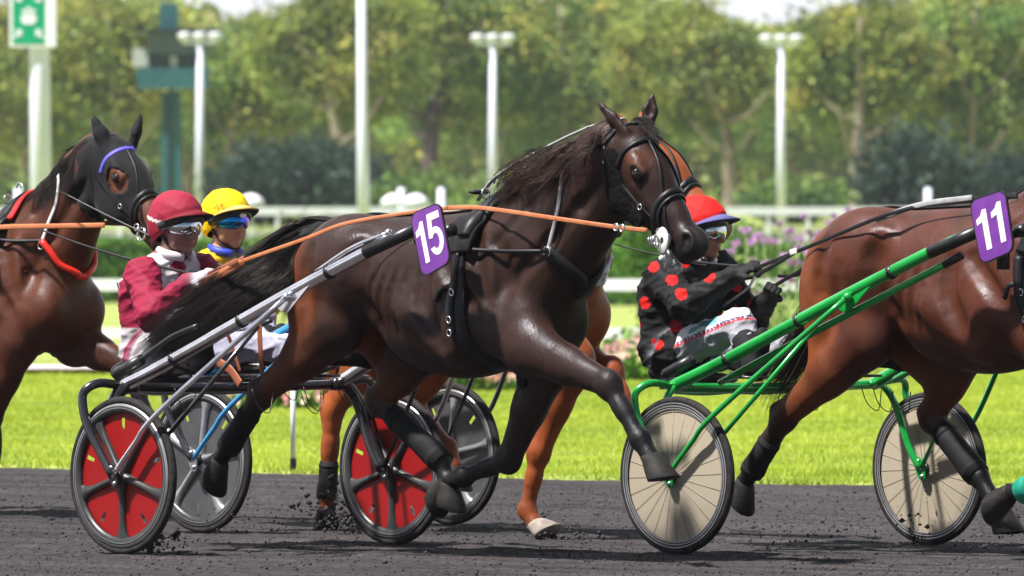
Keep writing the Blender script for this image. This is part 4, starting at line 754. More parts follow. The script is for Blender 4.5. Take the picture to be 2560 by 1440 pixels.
def driver(rig, sp, label):
    J = lambda px, py, s=0.: rig.loc(px, py, s)
    jk, pant, skin, glove, bootc = [np.array(c) for c in sp['cols']]; g = Sdf(); j = {k: J(*v) for k, v in sp['j'].items()}; lat = (0, 1, 0)
    root = empty('person', rig.origin, -TH, label, 'person')
    hip, ch, nk = j['hip'], j['chest'], j['neck']; ax = unit(nk-hip)
    g.cone(hip, hip*.55+ch*.45, .165, .160, .05, jk, (lat, 1.15)); g.cone(hip*.5+ch*.5, ch, .160, .168, .06, jk, (lat, 1.2)); g.cone(ch, ch*.3+nk*.7, .15, .085, .06, jk, (lat, 1.35))
    g.ell(hip-np.array((.02, 0, .02)), (.17, .19, .13), .05, pant if sp.get('pantseat') else jk)
    for q, sd in ((-1, 'n'), (1, 'f')):
        sh, el, wr = j['sh'+sd], j['el'+sd], j['wr'+sd]
        g.ell(sh, (.085, .08, .08), .06, jk); g.cone(sh, el, .084, .070, .035, jk); g.cone(el, wr, .070, .048, .03, jk); g.ell(el, (.074, .066, .074), .03, jk)
        g.cone(wr-unit(wr-el)*.02, wr+unit(wr-el)*.012, .041, .038, .006, jk*.8); hand(g, wr+unit(wr-el)*.015, j['hd'+sd]-wr, np.array(sp.get('hn', (.1, -.6*(1 if q < 0 else -1), .75))), -q*1.0, glove, .98)
        kn, an, toe = j['kn'+sd], j['an'+sd], j['toe'+sd]; h0 = hip+np.array((.02, q*.09, -.04))
        g.cone(h0, kn, .098, .070, .05, pant); g.ell(kn, (.068, .062, .066), .03, pant); m = kn*.55+an*.45; g.cone(kn, m, .066, .062, .03, pant); g.cone(m, an, .060, .045, .02, pant)
    # neck and head
    hd = hframe(j['head'], sp.get('yaw', 0), sp.get('pitch', .05), 1.0, sp.get('roll', 0)); E = lambda x, y, z, r, k=.012, c=skin, op='u': g.ell(hd(x, y, z), r, k, c, hd.R, op)
    g.cone(ch*.25+nk*.75, hd(-.03, 0, -.07), .062, .056, .025, skin*.95)
    E(-.02, 0, .03, (.098, .078, .10)); E(.015, 0, -.03, (.078, .066, .085), .03)
    g.cone(hd(.045, 0, -.085), hd(.062, 0, -.100), .036, .024, .02, skin); 
    for y in (-1, 1): E(.045, y*.040, -.035, (.032, .026, .034), .02); E(.012, y*.052, -.07, (.045, .018, .03), .025, skin*.95); E(.078, y*.030, .018, (.015, .024, .008), .012); E(-.01, y*.078, -.02, (.018, .008, .030), .006, skin*1.05)
    g.cone(hd(.088, 0, .008), hd(.113, 0, -.028), .011, .014, .012, skin*1.05); E(.097, -.011, -.034, (.011, .009, .009), .006); E(.097, .011, -.034, (.011, .009, .009), .006)
    E(.088, 0, -.060, (.014, .024, .0065), .006, skin*np.array((1.05, .72, .70))); E(.086, 0, -.071, (.014, .021, .007), .005, skin*np.array((1.1, .72, .70))); g.cone(hd(.103, -.024, -.0655), hd(.103, .024, -.0655), .002, .002, .004, None, None, 'd')
    E(.076, 0, -.098, (.018, .020, .014), .012)
    for y in (-1, 1): g.ell(hd(.088, y*.031, .000), (.018, .016, .011), .010, None, hd.R, 'd')
    V, Q = g.mesh(.0075); Nn = None
    Cc = g.colour(V, .006, jk); hv = (V-hd(0, 0, 0)) @ hd.R.T; isk = (np.linalg.norm(hv, axis=1) < .17) & (hv[:, 2] < .1) & (V[:, 2] > nk[2]-.005)
    # folds in the cloth
    Nn = g.grad(V, .006); cl = (~isk) & (V[:, 2] > 0); fl = np.zeros(len(V)); rs = np.random.default_rng(5)
    for i in range(7):
        d = unit(rs.normal(size=3)*np.array((1, .6, .9))); w = rs.uniform(22, 55); ph = rs.uniform(0, 6.28); fl += (1-np.abs(np.sin(V@d*w+ph+1.6*np.sin(V@unit(rs.normal(size=3))*14+ph))))**2/7*1.9
    hm = np.ones(len(V))
    for sd in 'nf': hm *= np.clip((np.linalg.norm(V-j['wr'+sd]-unit(j['wr'+sd]-j['el'+sd])*.07, axis=1)-.085)/.03, 0, 1)
    top_ = (V[:, 0] < hip[0]+.17) & (~isk) & (V[:, 2] > hip[2]-.13); Cc[top_ & (np.abs(Cc-pant).sum(1) < np.abs(Cc-jk).sum(1))] = jk
    if sp.get('paint'): Cc = sp['paint'](V, Cc, J, isk, Nn, hd, g)
    V = V+Nn*((fl-.55)*.017*cl*hm)[:, None]
    fs = isk[Q].all(1) & (np.linalg.norm(((V[Q].mean(1)-hd(0, 0, 0))), axis=1) < .19)
    mesh_obj('body', V, Q, None, root, True, Cc, [M['cloth'], M['skin']], fs.astype(int))
    # boots
    for sd in 'nf':
        kn, an, toe = j['kn'+sd], j['an'+sd], j['toe'+sd]; b = Sdf(); m = kn*.5+an*.5; b.cone(m, an, .066, .052, .02, bootc); b.cone(an, toe, .050, .040, .035, bootc, (np.cross(unit(toe-an), (0, 1, 0)), .85)); dn = unit(an-m); b.ell(an+dn*.02, (.055, .048, .05), .03, bootc)
        b.cone(an+dn*.055, toe+dn*.03, .034, .036, .012, bootc*.6, (dn, .35)); b.cone(m-dn*.01, m+dn*.015, .070, .070, .006, bootc*1.5)
        Vb, Qb = b.mesh(.0075); mesh_obj('boot', Vb, Qb, M['boot'], root)
    # helmet
    hc = sp['helmet']; e = Sdf(); c1 = np.array(hc['col']); T = lambda x, y, z: hd(x, y, z)
    e.ell(T(-.028, 0, .050), (.142, .112, .118), .01, c1, hd.R); e.ell(T(-.06, 0, .0), (.108, .108, .105), .03, c1, hd.R)
    e.ell(T(-.02, 0, -.02), (.105, .086, .125), .012, None, hd.R, 'd'); e.ell(T(.13, 0, -.055), (.125, .15, .115), .02, None, hd.R, 'd'); e.ell(T(.03, 0, -.13), (.14, .2, .09), .02, None, hd.R, 'd')
    Vh, Qh = e.mesh(.006); Nh = e.grad(Vh, .006); f2 = np.zeros(len(Vh))
    for i in range(5): d = unit(rs.normal(size=3)); f2 += (1-np.abs(np.sin(Vh@d*rs.uniform(30, 60)+rs.uniform(0, 6))))**2/5
    Vh = Vh+Nh*((f2-.3)*.008)[:, None]; Ch = e.colour(Vh, .01, c1); inn = (((Vh-T(-.02, 0, -.02)) @ hd.R.T/np.array((.109, .09, .129)))**2).sum(1) < 1; Ch[inn] = (.012, .012, .014)
    if hc.get('paint'): Ch = hc['paint'](Vh, Ch, hd)
    helm = mesh_obj('helmet', Vh, Qh, M['cloth'], root, True, Ch)
    pk = MB(); pv = []; n = 19
    for t in (0, 1, 2, 3):
        for i in range(n):
            a = (i/(n-1)-.5)*2*1.22; r0 = (.116, .148+.058*math.cos(a)**2, .146+.056*math.cos(a)**2, .108)[t]; z = (.094, .082, .074, .064)[t]-.075*(1-math.cos(a)); pv.append(hd(-.022+r0*math.cos(a), r0*math.sin(a)*.84, z))
    pk.add(pv, [(t*n+i, t*n+i+1, ((t+1) % 4)*n+i+1, ((t+1) % 4)*n+i) for t in range(4) for i in range(n-1)]); pc = [np.array(hc['peak'])]*(2*n)+[np.array(hc.get('under', (.012, .012, .014)))]*(2*n)
    mesh_obj('peak', np.concatenate(pk.v), pk.f, M['cloth'], helm, True, np.array(pc))
    lin = MB(); P = [hd(-.022+.113*math.cos(a), .113*.84*math.sin(a), .056-.060*(1-math.cos(a))) for a in np.linspace(-1.5, 1.5, 22)]; lin.tube(P, .026, 8, flat=1.0, up=hd.u); lin.build('helmet_shell', M['black_plastic'], helm)
    if hc.get('logo'):
        L_ = MB(); o = hd(.118, 0, .040); q_ = [o+hd.l*(.020*math.cos(a))+hd.u*(.011*math.sin(a)) for a in np.linspace(0, 6.28, 17)[:-1]]; L_.add(*prism(q_, hd.f*.004)); L_.build('helmet_badge', M['digit'], helm, False)
    # goggles: curved one-piece lens, strap, chin strap
    G_ = MB(); pv = []; n = 21
    for t in range(5):
        for i in range(n):
            a = (i/(n-1)-.5)*2*1.28; hgt = (.040-.010*abs(a)**2*.45); dip = -.010*math.exp(-(a/.18)**2)*(-1); zz = [.020+hgt*.55, .020+hgt*.3, .004, .002-hgt*.45+dip*.6, -.004-hgt*.62+dip][t]; rr = .101+[0, .007, .012, .010, .004][t]-.004*abs(a)
            pv.append(hd(-.002+rr*math.cos(a), rr*.86*math.sin(a), zz+.004))
    G_.add(pv, [(t*n+i, t*n+i+1, (t+1)*n+i+1, (t+1)*n+i) for t in range(4) for i in range(n-1)]); go = G_.build('goggles', M[sp['lens']], root)
    md = go.modifiers.new('thick', 'SOLIDIFY'); md.thickness = .004
    S_ = MB(); 
    for y in (-1, 1): S_.tube([hd(.03, y*.088, .012), hd(-.02, y*.102, .016), hd(-.07, y*.112, .030)], .010, 8, flat=.35, up=(0, 1, 0))
    S_.build('goggle_strap', M['grey_strap'], go)
    S_ = MB(); P = [hd(-.02, -.094, .0), hd(.0, -.080, -.055), hd(.035, -.052, -.105), hd(.055, 0, -.126), hd(.035, .052, -.105), hd(.0, .080, -.055), hd(-.02, .094, .0)]; S_.tube(bez(P, 30), .009, 8, flat=.5); S_.tube(bez([hd(-.05, -.088, -.01), hd(-.02, -.082, -.04), hd(.0, -.078, -.06)], 8), .008, 6); S_.build('chin_strap', M['black_leather'], root)
    # collar
    S_ = MB(); c0 = ch*.12+nk*.88; P = [c0+np.array((.075*math.cos(a)+.01, .078*math.sin(a), .018-.02*math.cos(a))) for a in np.linspace(.25, 2*math.pi-.25, 24)]; S_.tube(P, [sp.get('cr', .016)]*24, 8, flat=1.3, up=(0, 0, 1)); S_.build('collar', sp['collar'], root)
    return root, g, hd, j
def simple(name, c, rough=.55): M[name] = mat(name, tuple(np.array(c)*.9), tuple(np.array(c)*1.1), 12, rough, bump=.2, bscale=40, bdist=.004); return M[name]
SK = (.30, .145, .095); MAR = np.array((.23, .010, .038)); GRY = np.array((.40, .38, .40)); LAV = (.34, .34, .45)
def base_j(dx, sc, refx, dy=0):
    """joint table measured on the driver in black, shifted to another sulky"""
    src = dict(hip=(1705, 862, 0), chest=(1700, 740, 0), neck=(1745, 640, 0), head=(1757, 580, 0), shn=(1655, 692, -.19), eln=(1712, 762, -.30), wrn=(1832, 690, -.20), hdn=(1880, 668, -.17),
               shf=(1795, 672, .19), elf=(1880, 800, .30), wrf=(1918, 752, .17), hdf=(1940, 705, .12), knn=(1850, 812, -.24), ann=(1888, 915, -.30), toen=(1905, 840, -.30), knf=(2035, 862, .20), anf=(2255, 895, .27), toef=(2285, 835, .27))
    return src
def kj(d, **kw): d = dict(d); d.update(kw); return d
J3 = base_j(0, 1, 0)
def paint3(V, C, J, isk, N_, hd, g):
    dots = [(1635, 668, -.24), (1680, 700, -.28), (1703, 734, -.36), (1772, 690, -.27), (1612, 757, -.2), (1688, 815, -.17), (1642, 860, -.2), (1598, 812, -.1), (1712, 658, -.05), (1838, 768, .12), (1812, 790, .08), (1880, 762, .25), (1840, 720, .25)]
    for px, py, s in dots:
        o = J(px, py, s); o = o-np.array((UU@np.array((0, 1)), VV@np.array((0, 1)), 0))*.0; q = V-o; dv = np.array((UU[1], VV[1], 0.)); q = q-np.outer(q@dv, dv)*.75; m = (np.linalg.norm(q, axis=1) < .028) & (~isk) & (C.max(1) < .06); C[m] = (.55, .009, .008)
    kn = J(1850, 812, -.24); hp = J(1705, 880, -.12); d = unit(kn-hp); L = np.linalg.norm(kn-hp); t = (V-hp)@d/L; r = (V-hp)-np.outer((V-hp)@d, d); up = unit(np.cross(d, (0, 1, 0))); up = up if up[2] > 0 else -up
    onleg = (np.linalg.norm(r, axis=1) < .12) & (t > .15) & (t < 1.25) & (C.min(1) > .2); h_ = r@up
    m = onleg & (h_ > .015); C[m] = (.72, .72, .74); m = onleg & (np.abs(h_-.012) < .006); C[m] = (.45, .03, .04); m = onleg & (np.abs(h_-.024) < .004); C[m] = (.03, .03, .15)
    m = onleg & (t > .35) & (t < .82) & (h_ > .045) & (h_ < .075); C[m] = (.10, .38, .40); return C
simple('collar_black', (.02, .02, .022)); simple('collar_pale', (.55, .5, .52)); simple('collar_blue', (.02, .05, .42))
RS4 = Rig(25.66, 2000); RS1 = Rig(23.89, 640); RS3 = Rig(25.95, 800); RS0 = Rig(25.9, 0)
for r_, px, py in ((RS4, 1693, 1192), (RS1, 308, 1185), (RS3, 505, 1158)):
    r_.a0 += r_.loc(px, py, -.82)[0]; w = r_.world(0, 0); r_.origin = (w[0], w[1], 0)
RS0.a0 = R1.a0-1.17; w = RS0.world(0, 0); RS0.origin = (w[0], w[1], 0)
D3 = driver(RS4, dict(j=J3, cols=[(.009, .009, .010), (.30, .30, .34), SK, (.014, .014, .015), (.013, .013, .014)], yaw=.16, pitch=.10, lens='glass_silver', paint=paint3, collar=M['collar_pale'],
    helmet=dict(col=(.60, .014, .012), peak=(.10, .10, .26), under=(.012, .012, .02))), 'driver in a black jacket with red dots and a red cap, on the green sulky')
S1x = -1385; J1 = {k: (v[0]+S1x, v[1], v[2]) for k, v in J3.items()}
J1 = kj(J1, hip=(405, 870, 0), chest=(405, 730, 0), neck=(440, 630, 0), head=(448, 568, 0), shn=(358, 690, -.20), eln=(378, 785, -.30), wrn=(470, 708, -.20), hdn=(515, 690, -.17), shf=(500, 680, .19), elf=(545, 770, .28), wrf=(560, 722, .15), hdf=(600, 700, .10), toen=(512, 800, -.31), ann=(505, 900, -.31), knf=(640, 862, .2), anf=(925, 890, .27), toef=(965, 850, .27))
def paint1(V, C, J, isk, N_, hd, g):
    m = (~isk) & (np.abs(C-MAR).sum(1) < .02); lo = m & (V[:, 2] < J(400, 818, 0)[2]) & (V[:, 0] < J(440, 800, 0)[0]+.1); C[lo] = GRY
    el, wr, sh = J(*J1['eln']), J(*J1['wrn']), J(*J1['shn'])
    fr = m & (V[:, 1] > -.17) & (V[:, 1] < .12) & (V[:, 0] > J(405, 700, 0)[0]+.02) & (V[:, 2] > J(400, 760, 0)[2]); C[fr] = GRY*1.15
    st = m & (np.abs(V[:, 1]+.165-.25*(V[:, 0]-J(405, 700, 0)[0])) < .014) & (V[:, 2] > J(400, 740, 0)[2]) & (V[:, 0] > J(375, 700, 0)[0]); C[st] = GRY*1.2
    dm = fr & (np.abs(V[:, 1]+.03)+np.abs(V[:, 2]-J(400, 665, 0)[2])*.8 < .045); C[dm] = MAR; return C
def helm1(V, C, hd):
    q = (V-hd(0, 0, 0)) @ hd.R.T; m = (np.abs(q[:, 2]-.022+.12*(q[:, 0]+.02)) < .007) & (q[:, 0] < .06) & (C[:, 0] > .1); C[m] = (.6, .55, .55); return C
D1 = driver(RS1, dict(j=J1, cols=[MAR, LAV, (.26, .13, .095), (.45, .45, .52), (.013, .013, .014)], yaw=-.03, pitch=.12, lens='glass_silver', paint=paint1, collar=M['collar_pale'], helmet=dict(col=(.27, .017, .040), peak=(.16, .01, .02), paint=helm1)),
    'driver in a maroon and grey jacket with maroon helmet, on the red-wheeled sulky')
J2 = {k: (505+(v[0]-1693)*.935, 640+(v[1]-640)*.94, v[2]) for k, v in J3.items()}
J2 = kj(J2, hip=(520, 850, 0), chest=(530, 720, 0), neck=(566, 622, 0), head=(571, 556, 0), shn=(490, 682, -.19), eln=(520, 765, -.28), wrn=(600, 722, -.18), hdn=(645, 705, -.15), shf=(628, 668, .18), elf=(665, 760, .27), wrf=(690, 720, .15), hdf=(725, 700, .1))
def helm2(V, C, hd):
    q = (V-hd(0, 0, 0)) @ hd.R.T; m = (np.abs(q[:, 2]-.078-.012*np.sin(q[:, 0]*260)) < .0065) & (q[:, 0] < .075) & (q[:, 0] > .015) & (q[:, 1] < -.03) & (C[:, 0] > .1); C[m] = (.75, .10, .01); return C
D2 = driver(RS3, dict(j=J2, cols=[(.66, .40, .006), LAV, (.38, .19, .13), (.02, .02, .02), (.013, .013, .014)], yaw=-.10, pitch=.06, lens='glass_iris', collar=M['collar_blue'], helmet=dict(col=(.72, .50, .006), peak=(.65, .42, .12), logo=True, paint=helm2)),
    'driver in a yellow jacket with blue collar and a yellow helmet, behind the maroon driver')
# ---------------- sulkies ----------------
def framemat(n, c, metal, rough, coat=0): M[n] = mat(n, tuple(np.array(c)*.85), tuple(np.array(c)*1.15), 10, rough, metal=metal, coat=coat, rvar=.05); return M[n]
framemat('carbon', (.85, .82, .86), 1.0, .2); framemat('green_paint', (.008, .36, .055), .35, .25, 1.0); framemat('blue_paint', (.03, .25, .52), .2, .25, .8); framemat('dark_frame', (.035, .033, .036), .6, .25, .8); framemat('grey_metal', (.20, .20, .22), .8, .32); framemat('wine_paint', (.13, .03, .035), .4, .25, .8)
M['rim_grey'] = mat('rim_grey', (.33, .33, .34), (.45, .45, .46), 10, .3, metal=.7); M['rim_black'] = mat('rim_black', (.02, .02, .021), (.04, .04, .04), 9, .38, rvar=.1)
M['red_disc'] = mat('red_disc', (.23, .0015, .002), (.06, .015, .014), 55, .5, spec=.3, lo=.64, hi=.74, detail=6); M['grey_disc'] = mat('grey_disc', (.045, .045, .048), (.07, .07, .075), 7, .4)
M['cream_disc'] = mat('cream_disc', (.36, .31, .235), (.10, .085, .07), 48, .42, rvar=.1, lo=.62, hi=.78, detail=7); M['spoke'] = mat('spoke', (.30, .26, .20), (.36, .31, .24), 9, .35)
def wheel(root, s, kind, rot, spokem='rim_black', disc='red_disc'):
    R = .354; o = np.array((0, s, R)); out = -1 if s < 0 else 1
    def off(mb): 
        mb.v = [v+o for v in mb.v]; return mb
    mb = MB(); mb.lathe([(R-.020+.018*math.cos(a), .018*math.sin(a)) for a in np.linspace(0, 2*math.pi, 13)], axis='y', seg=96); w = off(mb).build('tyre', M['tyre'], None); wr = empty('wheel', (0, 0, 0)); wr.parent = root; w.parent = wr
    mb = MB()
    if kind == 'disc':
        for y0 in (-1, 1): mb.lathe([(R-.034, y0*.014), (R-.040, y0*.019), (R-.046, y0*.014), (R-.050, y0*.018), (R-.056, y0*.012), (R-.060, y0*.014)], axis='y', seg=96)
        mb.lathe([(R-.034, -.016), (R-.034, .016)], axis='y', seg=96); off(mb).build('rim', M['rim_black'], wr); mb = MB()
        for y0 in (-1, 1):
            for r_ in (R-.033, R-.046, R-.057): mb.lathe([(r_+.0035, y0*.0195), (r_, y0*.0215), (r_-.0035, y0*.0195)], axis='y', seg=96)
        off(mb).build('rim_edge', M['rim_grey'], wr)
        for y0 in (-1, 1):
            mb = MB(); mb.lathe([(.012, y0*.030), (.05, y0*.028), (R-.058, y0*.010)], axis='y', seg=96); off(mb).build('disc', M['cream_disc'], wr)
        mb = MB()
        for y0 in (-1, 1):
            for k in range(24):
                a = 2*math.pi*k/24+rot; mb.tube([(.015*math.cos(a), y0*.033, .015*math.sin(a)), ((R-.06)*math.cos(a), y0*.0125, (R-.06)*math.sin(a))], .0009, 4)
        off(mb).build('spokes', M['spoke'], wr)
    else:
        for y0 in (-1, 1):
            mb.lathe([(R-.036, y0*.016), (R-.042, y0*.022), (R-.060, y0*.021), (R-.074, y0*.016), (R-.078, y0*.006)], axis='y', seg=96)
        off(mb).build('rim', M['rim_black'], wr); mb = MB()
        for y0 in (-1, 1): mb.lathe([(R-.034, y0*.016), (R-.037, y0*.020), (R-.042, y0*.022), (R-.044, y0*.0225)], axis='y', seg=96); mb.lathe([(R-.052, y0*.0228), (R-.055, y0*.0228)], axis='y', seg=96)
        off(mb).build('rim_edge', M['rim_grey'], wr)
        for k in range(5):
            a = -math.pi/2+2*math.pi*k/5+rot; d = np.array((math.cos(a), 0, math.sin(a))); t = np.array((-math.sin(a), 0, math.cos(a))); V = []
            for r, hw, hy in ((.02, .024, .030), (.08, .017, .024), (.20, .019, .020), (.25, .026, .019), (.285, .05, .016)):
                for q in range(10): b = 2*math.pi*q/10; V.append(d*r+t*hw*math.cos(b)+np.array((0, hy*math.sin(b), 0)))
            mb = MB(); mb.add(V, [(i*10+k2, i*10+(k2+1) % 10, (i+1)*10+(k2+1) % 10, (i+1)*10+k2) for i in range(4) for k2 in range(10)]); off(mb).build('spoke', M[spokem], wr)
        nr, na = 22, 250; rr = np.linspace(.02, R-.075, nr+1); V = [(r*math.cos(a), out*-.002, r*math.sin(a)) for r in rr for a in np.linspace(0, 2*math.pi, na+1)[:-1]]; Fc = []
        for i in range(nr):
            for q in range(na):
                a = (q+.5)/na*2*math.pi; r = (rr[i]+rr[i+1])/2; sl = min(abs(((a-(-math.pi/2+math.pi/5+rot+2*math.pi*m/5)+math.pi) % (2*math.pi))-math.pi) for m in range(5))
                if .205 < r < .26 and sl*r < .0075: continue
                Fc.append((i*na+q, i*na+(q+1) % na, (i+1)*na+(q+1) % na, (i+1)*na+q))
        mb = MB(); mb.add(V, Fc); off(mb).build('disc', M[disc], wr)
    mb = MB(); mb.lathe([(0, -.045), (.018, -.045), (.030, -.035), (.030, .035), (.018, .045), (0, .045)], axis='y', seg=24); off(mb).build('hub', M['black_plastic'], wr)
    mb = MB()
    for y in (out*.062, -out*.062):
        for qx, qz in ((-.012, .035), (.0, .0), (.012, -.035)): mb.ball((qx, y, R-.0+qz), (.012, .010, .012), 10, rings=6)
    mb.v = [v+np.array((0, s, 0)) for v in mb.v]; mb.build('axle_bolt', M['steel'], root)
    mb = MB(); 
    for y in (out*.058, -out*.058): mb.add(*prism([(.030*math.cos(a)-.012*math.sin(a), s+y-.004, R+.055*math.sin(a)) for a in np.linspace(0, 6.28, 17)[:-1]], (0, .008, 0)))
    return mb
def sulky(rig, sp, label):
    root = empty('sulky', rig.origin, -TH, label, 'sulky', 'sulkies'); fm = M[sp['frame']]; sm = M[sp['strut']]; R = .354
    for s in (-1, 1):
        pl = wheel(root, s*.82, sp['wheel'], sp.get('rot', 0), sp.get('spoke', 'rim_black'), sp.get('disc', 'red_disc')); pl.build('axle_plate', M[sp['plate']], root, False)
        mb = MB(); mb.tube(bez([(-.20, s*.66, .742), (.1, s*.625, .862), (.8, s*.55, 1.165), (1.30, s*.47, 1.378), (1.46, s*.44, 1.432)], 24), np.interp(np.linspace(0, 1, 24), [0, .6, 1], [.030, .0275, .025]), 16); sh = mb.build('shaft', M[sp['shaftm']] if ('shaftm' in sp and s < 0) else fm, root)
        mb = MB(); mb.tube([(1.22, s*.485, 1.345), (1.50, s*.435, 1.45)], .029, 14); mb.build('shaft_grip', M['black_plastic'], sh)
        if sp.get('stay', False):
            mb = MB(); mb.tube(bez([(.02, s*.57, .765), (.7, s*.53, 1.045), (1.30, s*.44, 1.305)], 14), .0165, 12); mb.build('stay_tube', fm, root)
            mb = MB(); mb.tube([(1.27, s*.446, 1.292), (1.36, s*.434, 1.332)], .019, 12); mb.build('tube_end', M['black_plastic'], root)
        else:
            mb = MB(); mb.tube(bez([(.95, s*.53, 1.26), (1.15, s*.50, 1.365), (1.34, s*.46, 1.43)], 10), .010, 10); mb.ball((1.34, s*.46, 1.43), .018, 8); mb.build('stay_tube', fm, root)
        for a_ in (.12, .52, 1.02):
            p_ = np.array((a_, np.interp(a_, [-.2, .1, .8, 1.3], [.66, .625, .55, .47])*s, np.interp(a_, [-.2, .1, .8, 1.3], [.742, .862, 1.165, 1.378]))); d_ = unit((.7, -.08*s, .3)); mb = MB(); mb.tube([p_-d_*.012, p_+d_*.012], .0315, 14); mb.ball(p_+np.array((0, s*.033, 0)), .006, 6); mb.build('clamp', M['black_plastic'], root)
        fk = sp.get('forkr', .017); mb = MB(); y = s*.882
        mb.tube(bez([(.0, y, R), (-.08, y, R+.10), (-.17, y*1.005, R+.23), (-.205, y*1.0, .69), (-.195, y*.985, .735), (-.17, s*.82, .762), (-.17, s*.74, .758), (-.18, s*.66, .742)], 30), fk, 12); mb.build('fork', M[sp.get('barm', sp['frame'])], root)
        mb = MB(); y = s*.758; mb.tube(bez([(.0, y, R), (-.07, y, R+.10), (-.13, y, R+.24), (-.155, s*.735, .68), (-.165, s*.68, .735), (-.17, s*.60, .744)], 26), fk*sp.get('infac', 1.0), 12); mb.build('fork', M[sp.get('barm', sp['frame'])], root)
        mb = MB(); mb.tube(bez([(.015, s*.885, R+.01), (.15, s*.880, R+.15), (.30, s*.855, .655), (.82, s*.585, 1.150)], 20), .0125, 12); mb.ball((.82, s*.585, 1.15), .020, 10); mb.build('strut', sm if s < 0 else M[sp.get('strut_far', sp['strut'])], root)
        mb = MB(); mb.tube([(.015, s*.755, R+.01), (.60, s*.555, 1.02)], .0105, 12); mb.build('strut', M[sp.get('barm', sp['frame'])], root)
        mb = MB(); mb.add(*prism([(.70, s*.575-.004, 1.12), (.86, s*.56-.004, 1.19), (.93, s*.55-.004, 1.20), (.80, s*.565-.004, 1.075)], (0, .008, 0))); mb.ball((.80, s*.585, 1.14), (.012, .014, .012), 8); mb.build('gusset', fm, root, False)
        # foot rest
        mb = MB(); q = s*.36; mb.tube([(-.02, s*.58, .86), (0, q, .80)], .012, 8); mb.tube([(-.06, q-.05, .79), (.03, q-.05, .79)], .008, 6); mb.box((-.0, q, .785), (.16, .12, .012)); mb.build('foot_rest', M['black_plastic'], root)
    mb = MB(); mb.tube(bez([(-.18, -.66, .742), (-.19, -.3, .735), (-.19, .3, .735), (-.18, .66, .742)], 20), .022, 14); mb.build('crossbar', M[sp.get('barm', sp['frame'])], root)
    mb = MB()
    for s in (-1, 1): mb.tube(bez([(-.19, s*.20, .735), (-.45, s*.19, .715), (-.72, s*.14, .72)], 12), .020, 10)
    mb.build('seat_bracket', M[sp.get('barm', sp['frame'])], root)
    mb = MB(); mb.box((-.66, .0, .728), (.34, .20, .02)); mb.build('seat_slide', M[sp['frame']], root)
    g = Sdf(); g.ell((-.68, 0, .765), (.20, .17, .035), .03, (1, 1, 1)); g.ell((-.82, 0, .80), (.07, .17, .06), .05, (1, 1, 1)); V, Q = g.mesh(.012); mesh_obj('seat', V, Q, M['black_leather'], root)
    mb = MB(); mb.tube([(-.25, -.64, .800), (-.10, -.625, .865)], .026, 14); mb.tube([(-.265, -.642, .794), (-.245, -.64, .802)], .017, 10); (None if sp.get('stay') else mb.tube(bez([(-.11, -.625, .86), (.08, -.61, .965), (.25, -.60, 1.02)], 10), .012, 10)); mb.build('slide_handle', M['black_plastic'], root)
    for k in range(4):
        mb = MB(); a = (-.15+.22*k, rng.uniform(-.5, .3), .735); mb.tube(bez([a, (a[0]+.02, a[1]+.02, .66), (a[0]+.06, a[1]+.05, .63), (a[0]+.03, a[1]+.1, .72)], 10), .0025, 5); mb.build('cable', M['black_plastic'], root)
    return root
S4_ = sulky(RS4, dict(stay=True, frame='green_paint', strut='green_paint', wheel='disc', plate='green_paint', rot=.05), 'green sulky with cream wheel discs behind the number 11 horse')
S1_ = sulky(RS1, dict(barm='dark_frame', frame='carbon', strut='carbon', wheel='five', plate='black_plastic', rot=0, forkr=.021, infac=1.5, forkm='carbon'), 'black sulky with red wheel discs behind the number 15 horse')
S3_ = sulky(RS3, dict(barm='dark_frame', frame='carbon', strut='blue_paint', wheel='five', plate='steel', rot=.5, disc='grey_disc', spoke='rim_grey', strut_far='grey_metal', shaftm='blue_paint'), 'sulky with grey wheel discs and blue struts behind the chestnut horse')
S0_ = sulky(RS0, dict(frame='carbon', strut='carbon', wheel='five', plate='steel', rot=.3, disc='grey_disc'), 'dark sulky whose shaft tips reach in at the left edge beside the bay horse')
# ---------------- hair, harness, reins, plates ----------------
def push(G, g, off=.008):
    s = G.shape; P = G.reshape(-1, 3); d = g(P); m = d < off
    if m.any(): P[m] += g.grad(P[m])*(off-d[m])[:, None]
    return P.reshape(s)
def hcols(n, cs): cs = np.array(cs); return cs[rng.integers(0, len(cs), n)]*rng.uniform(.7, 1.3, (n, 1))
BLK = [(.008, .007, .007), (.014, .011, .010), (.02, .014, .012)]
def hairobj(name, hk, guides, n, rr, cs, spread=.03, wav=.012, k=14, frizz=.004, snap=True, endspread=1.0):
    root, g, h, J, P = H[hk]; G = hair([[J(*q) if len(q) == 3 and abs(q[0]) > 12 else np.array(q) for q in gd] for gd in guides], n, k, spread, wav, frizz=frizz, endspread=endspread)
    if snap: G = push(G, g)
    return strands(name, G, rng.uniform(.6, 1.2, n)*rr, M['hair'], root, .2, hcols(n, cs))
RED = BLK+[(.05, .02, .012), (.09, .035, .022), (.03, .016, .012)]
hairobj('tail', '15', [[(850, 560, 0), (770, 560, -.05), (690, 605, -.18), (600, 675, -.30), (490, 755, -.36), (385, 835, -.36), (345, 905, -.36)],
                       [(848, 570, 0), (775, 575, -.05), (700, 630, -.18), (620, 700, -.32), (520, 785, -.36), (425, 860, -.36), (365, 915, -.36)],
                       [(842, 580, 0), (785, 597, -.05), (730, 650, -.16), (665, 715, -.32), (570, 775, -.36), (480, 820, -.36), (390, 880, -.36)],
                       [(838, 590, 0), (798, 615, -.05), (758, 665, -.15), (705, 720, -.28), (620, 775, -.33), (530, 825, -.36), (450, 865, -.36)]], 5600, .0017, BLK+[(.012, .010, .010)]*2+[(.03, .022, .018)], .030, .018, 16, .002, endspread=1.3)
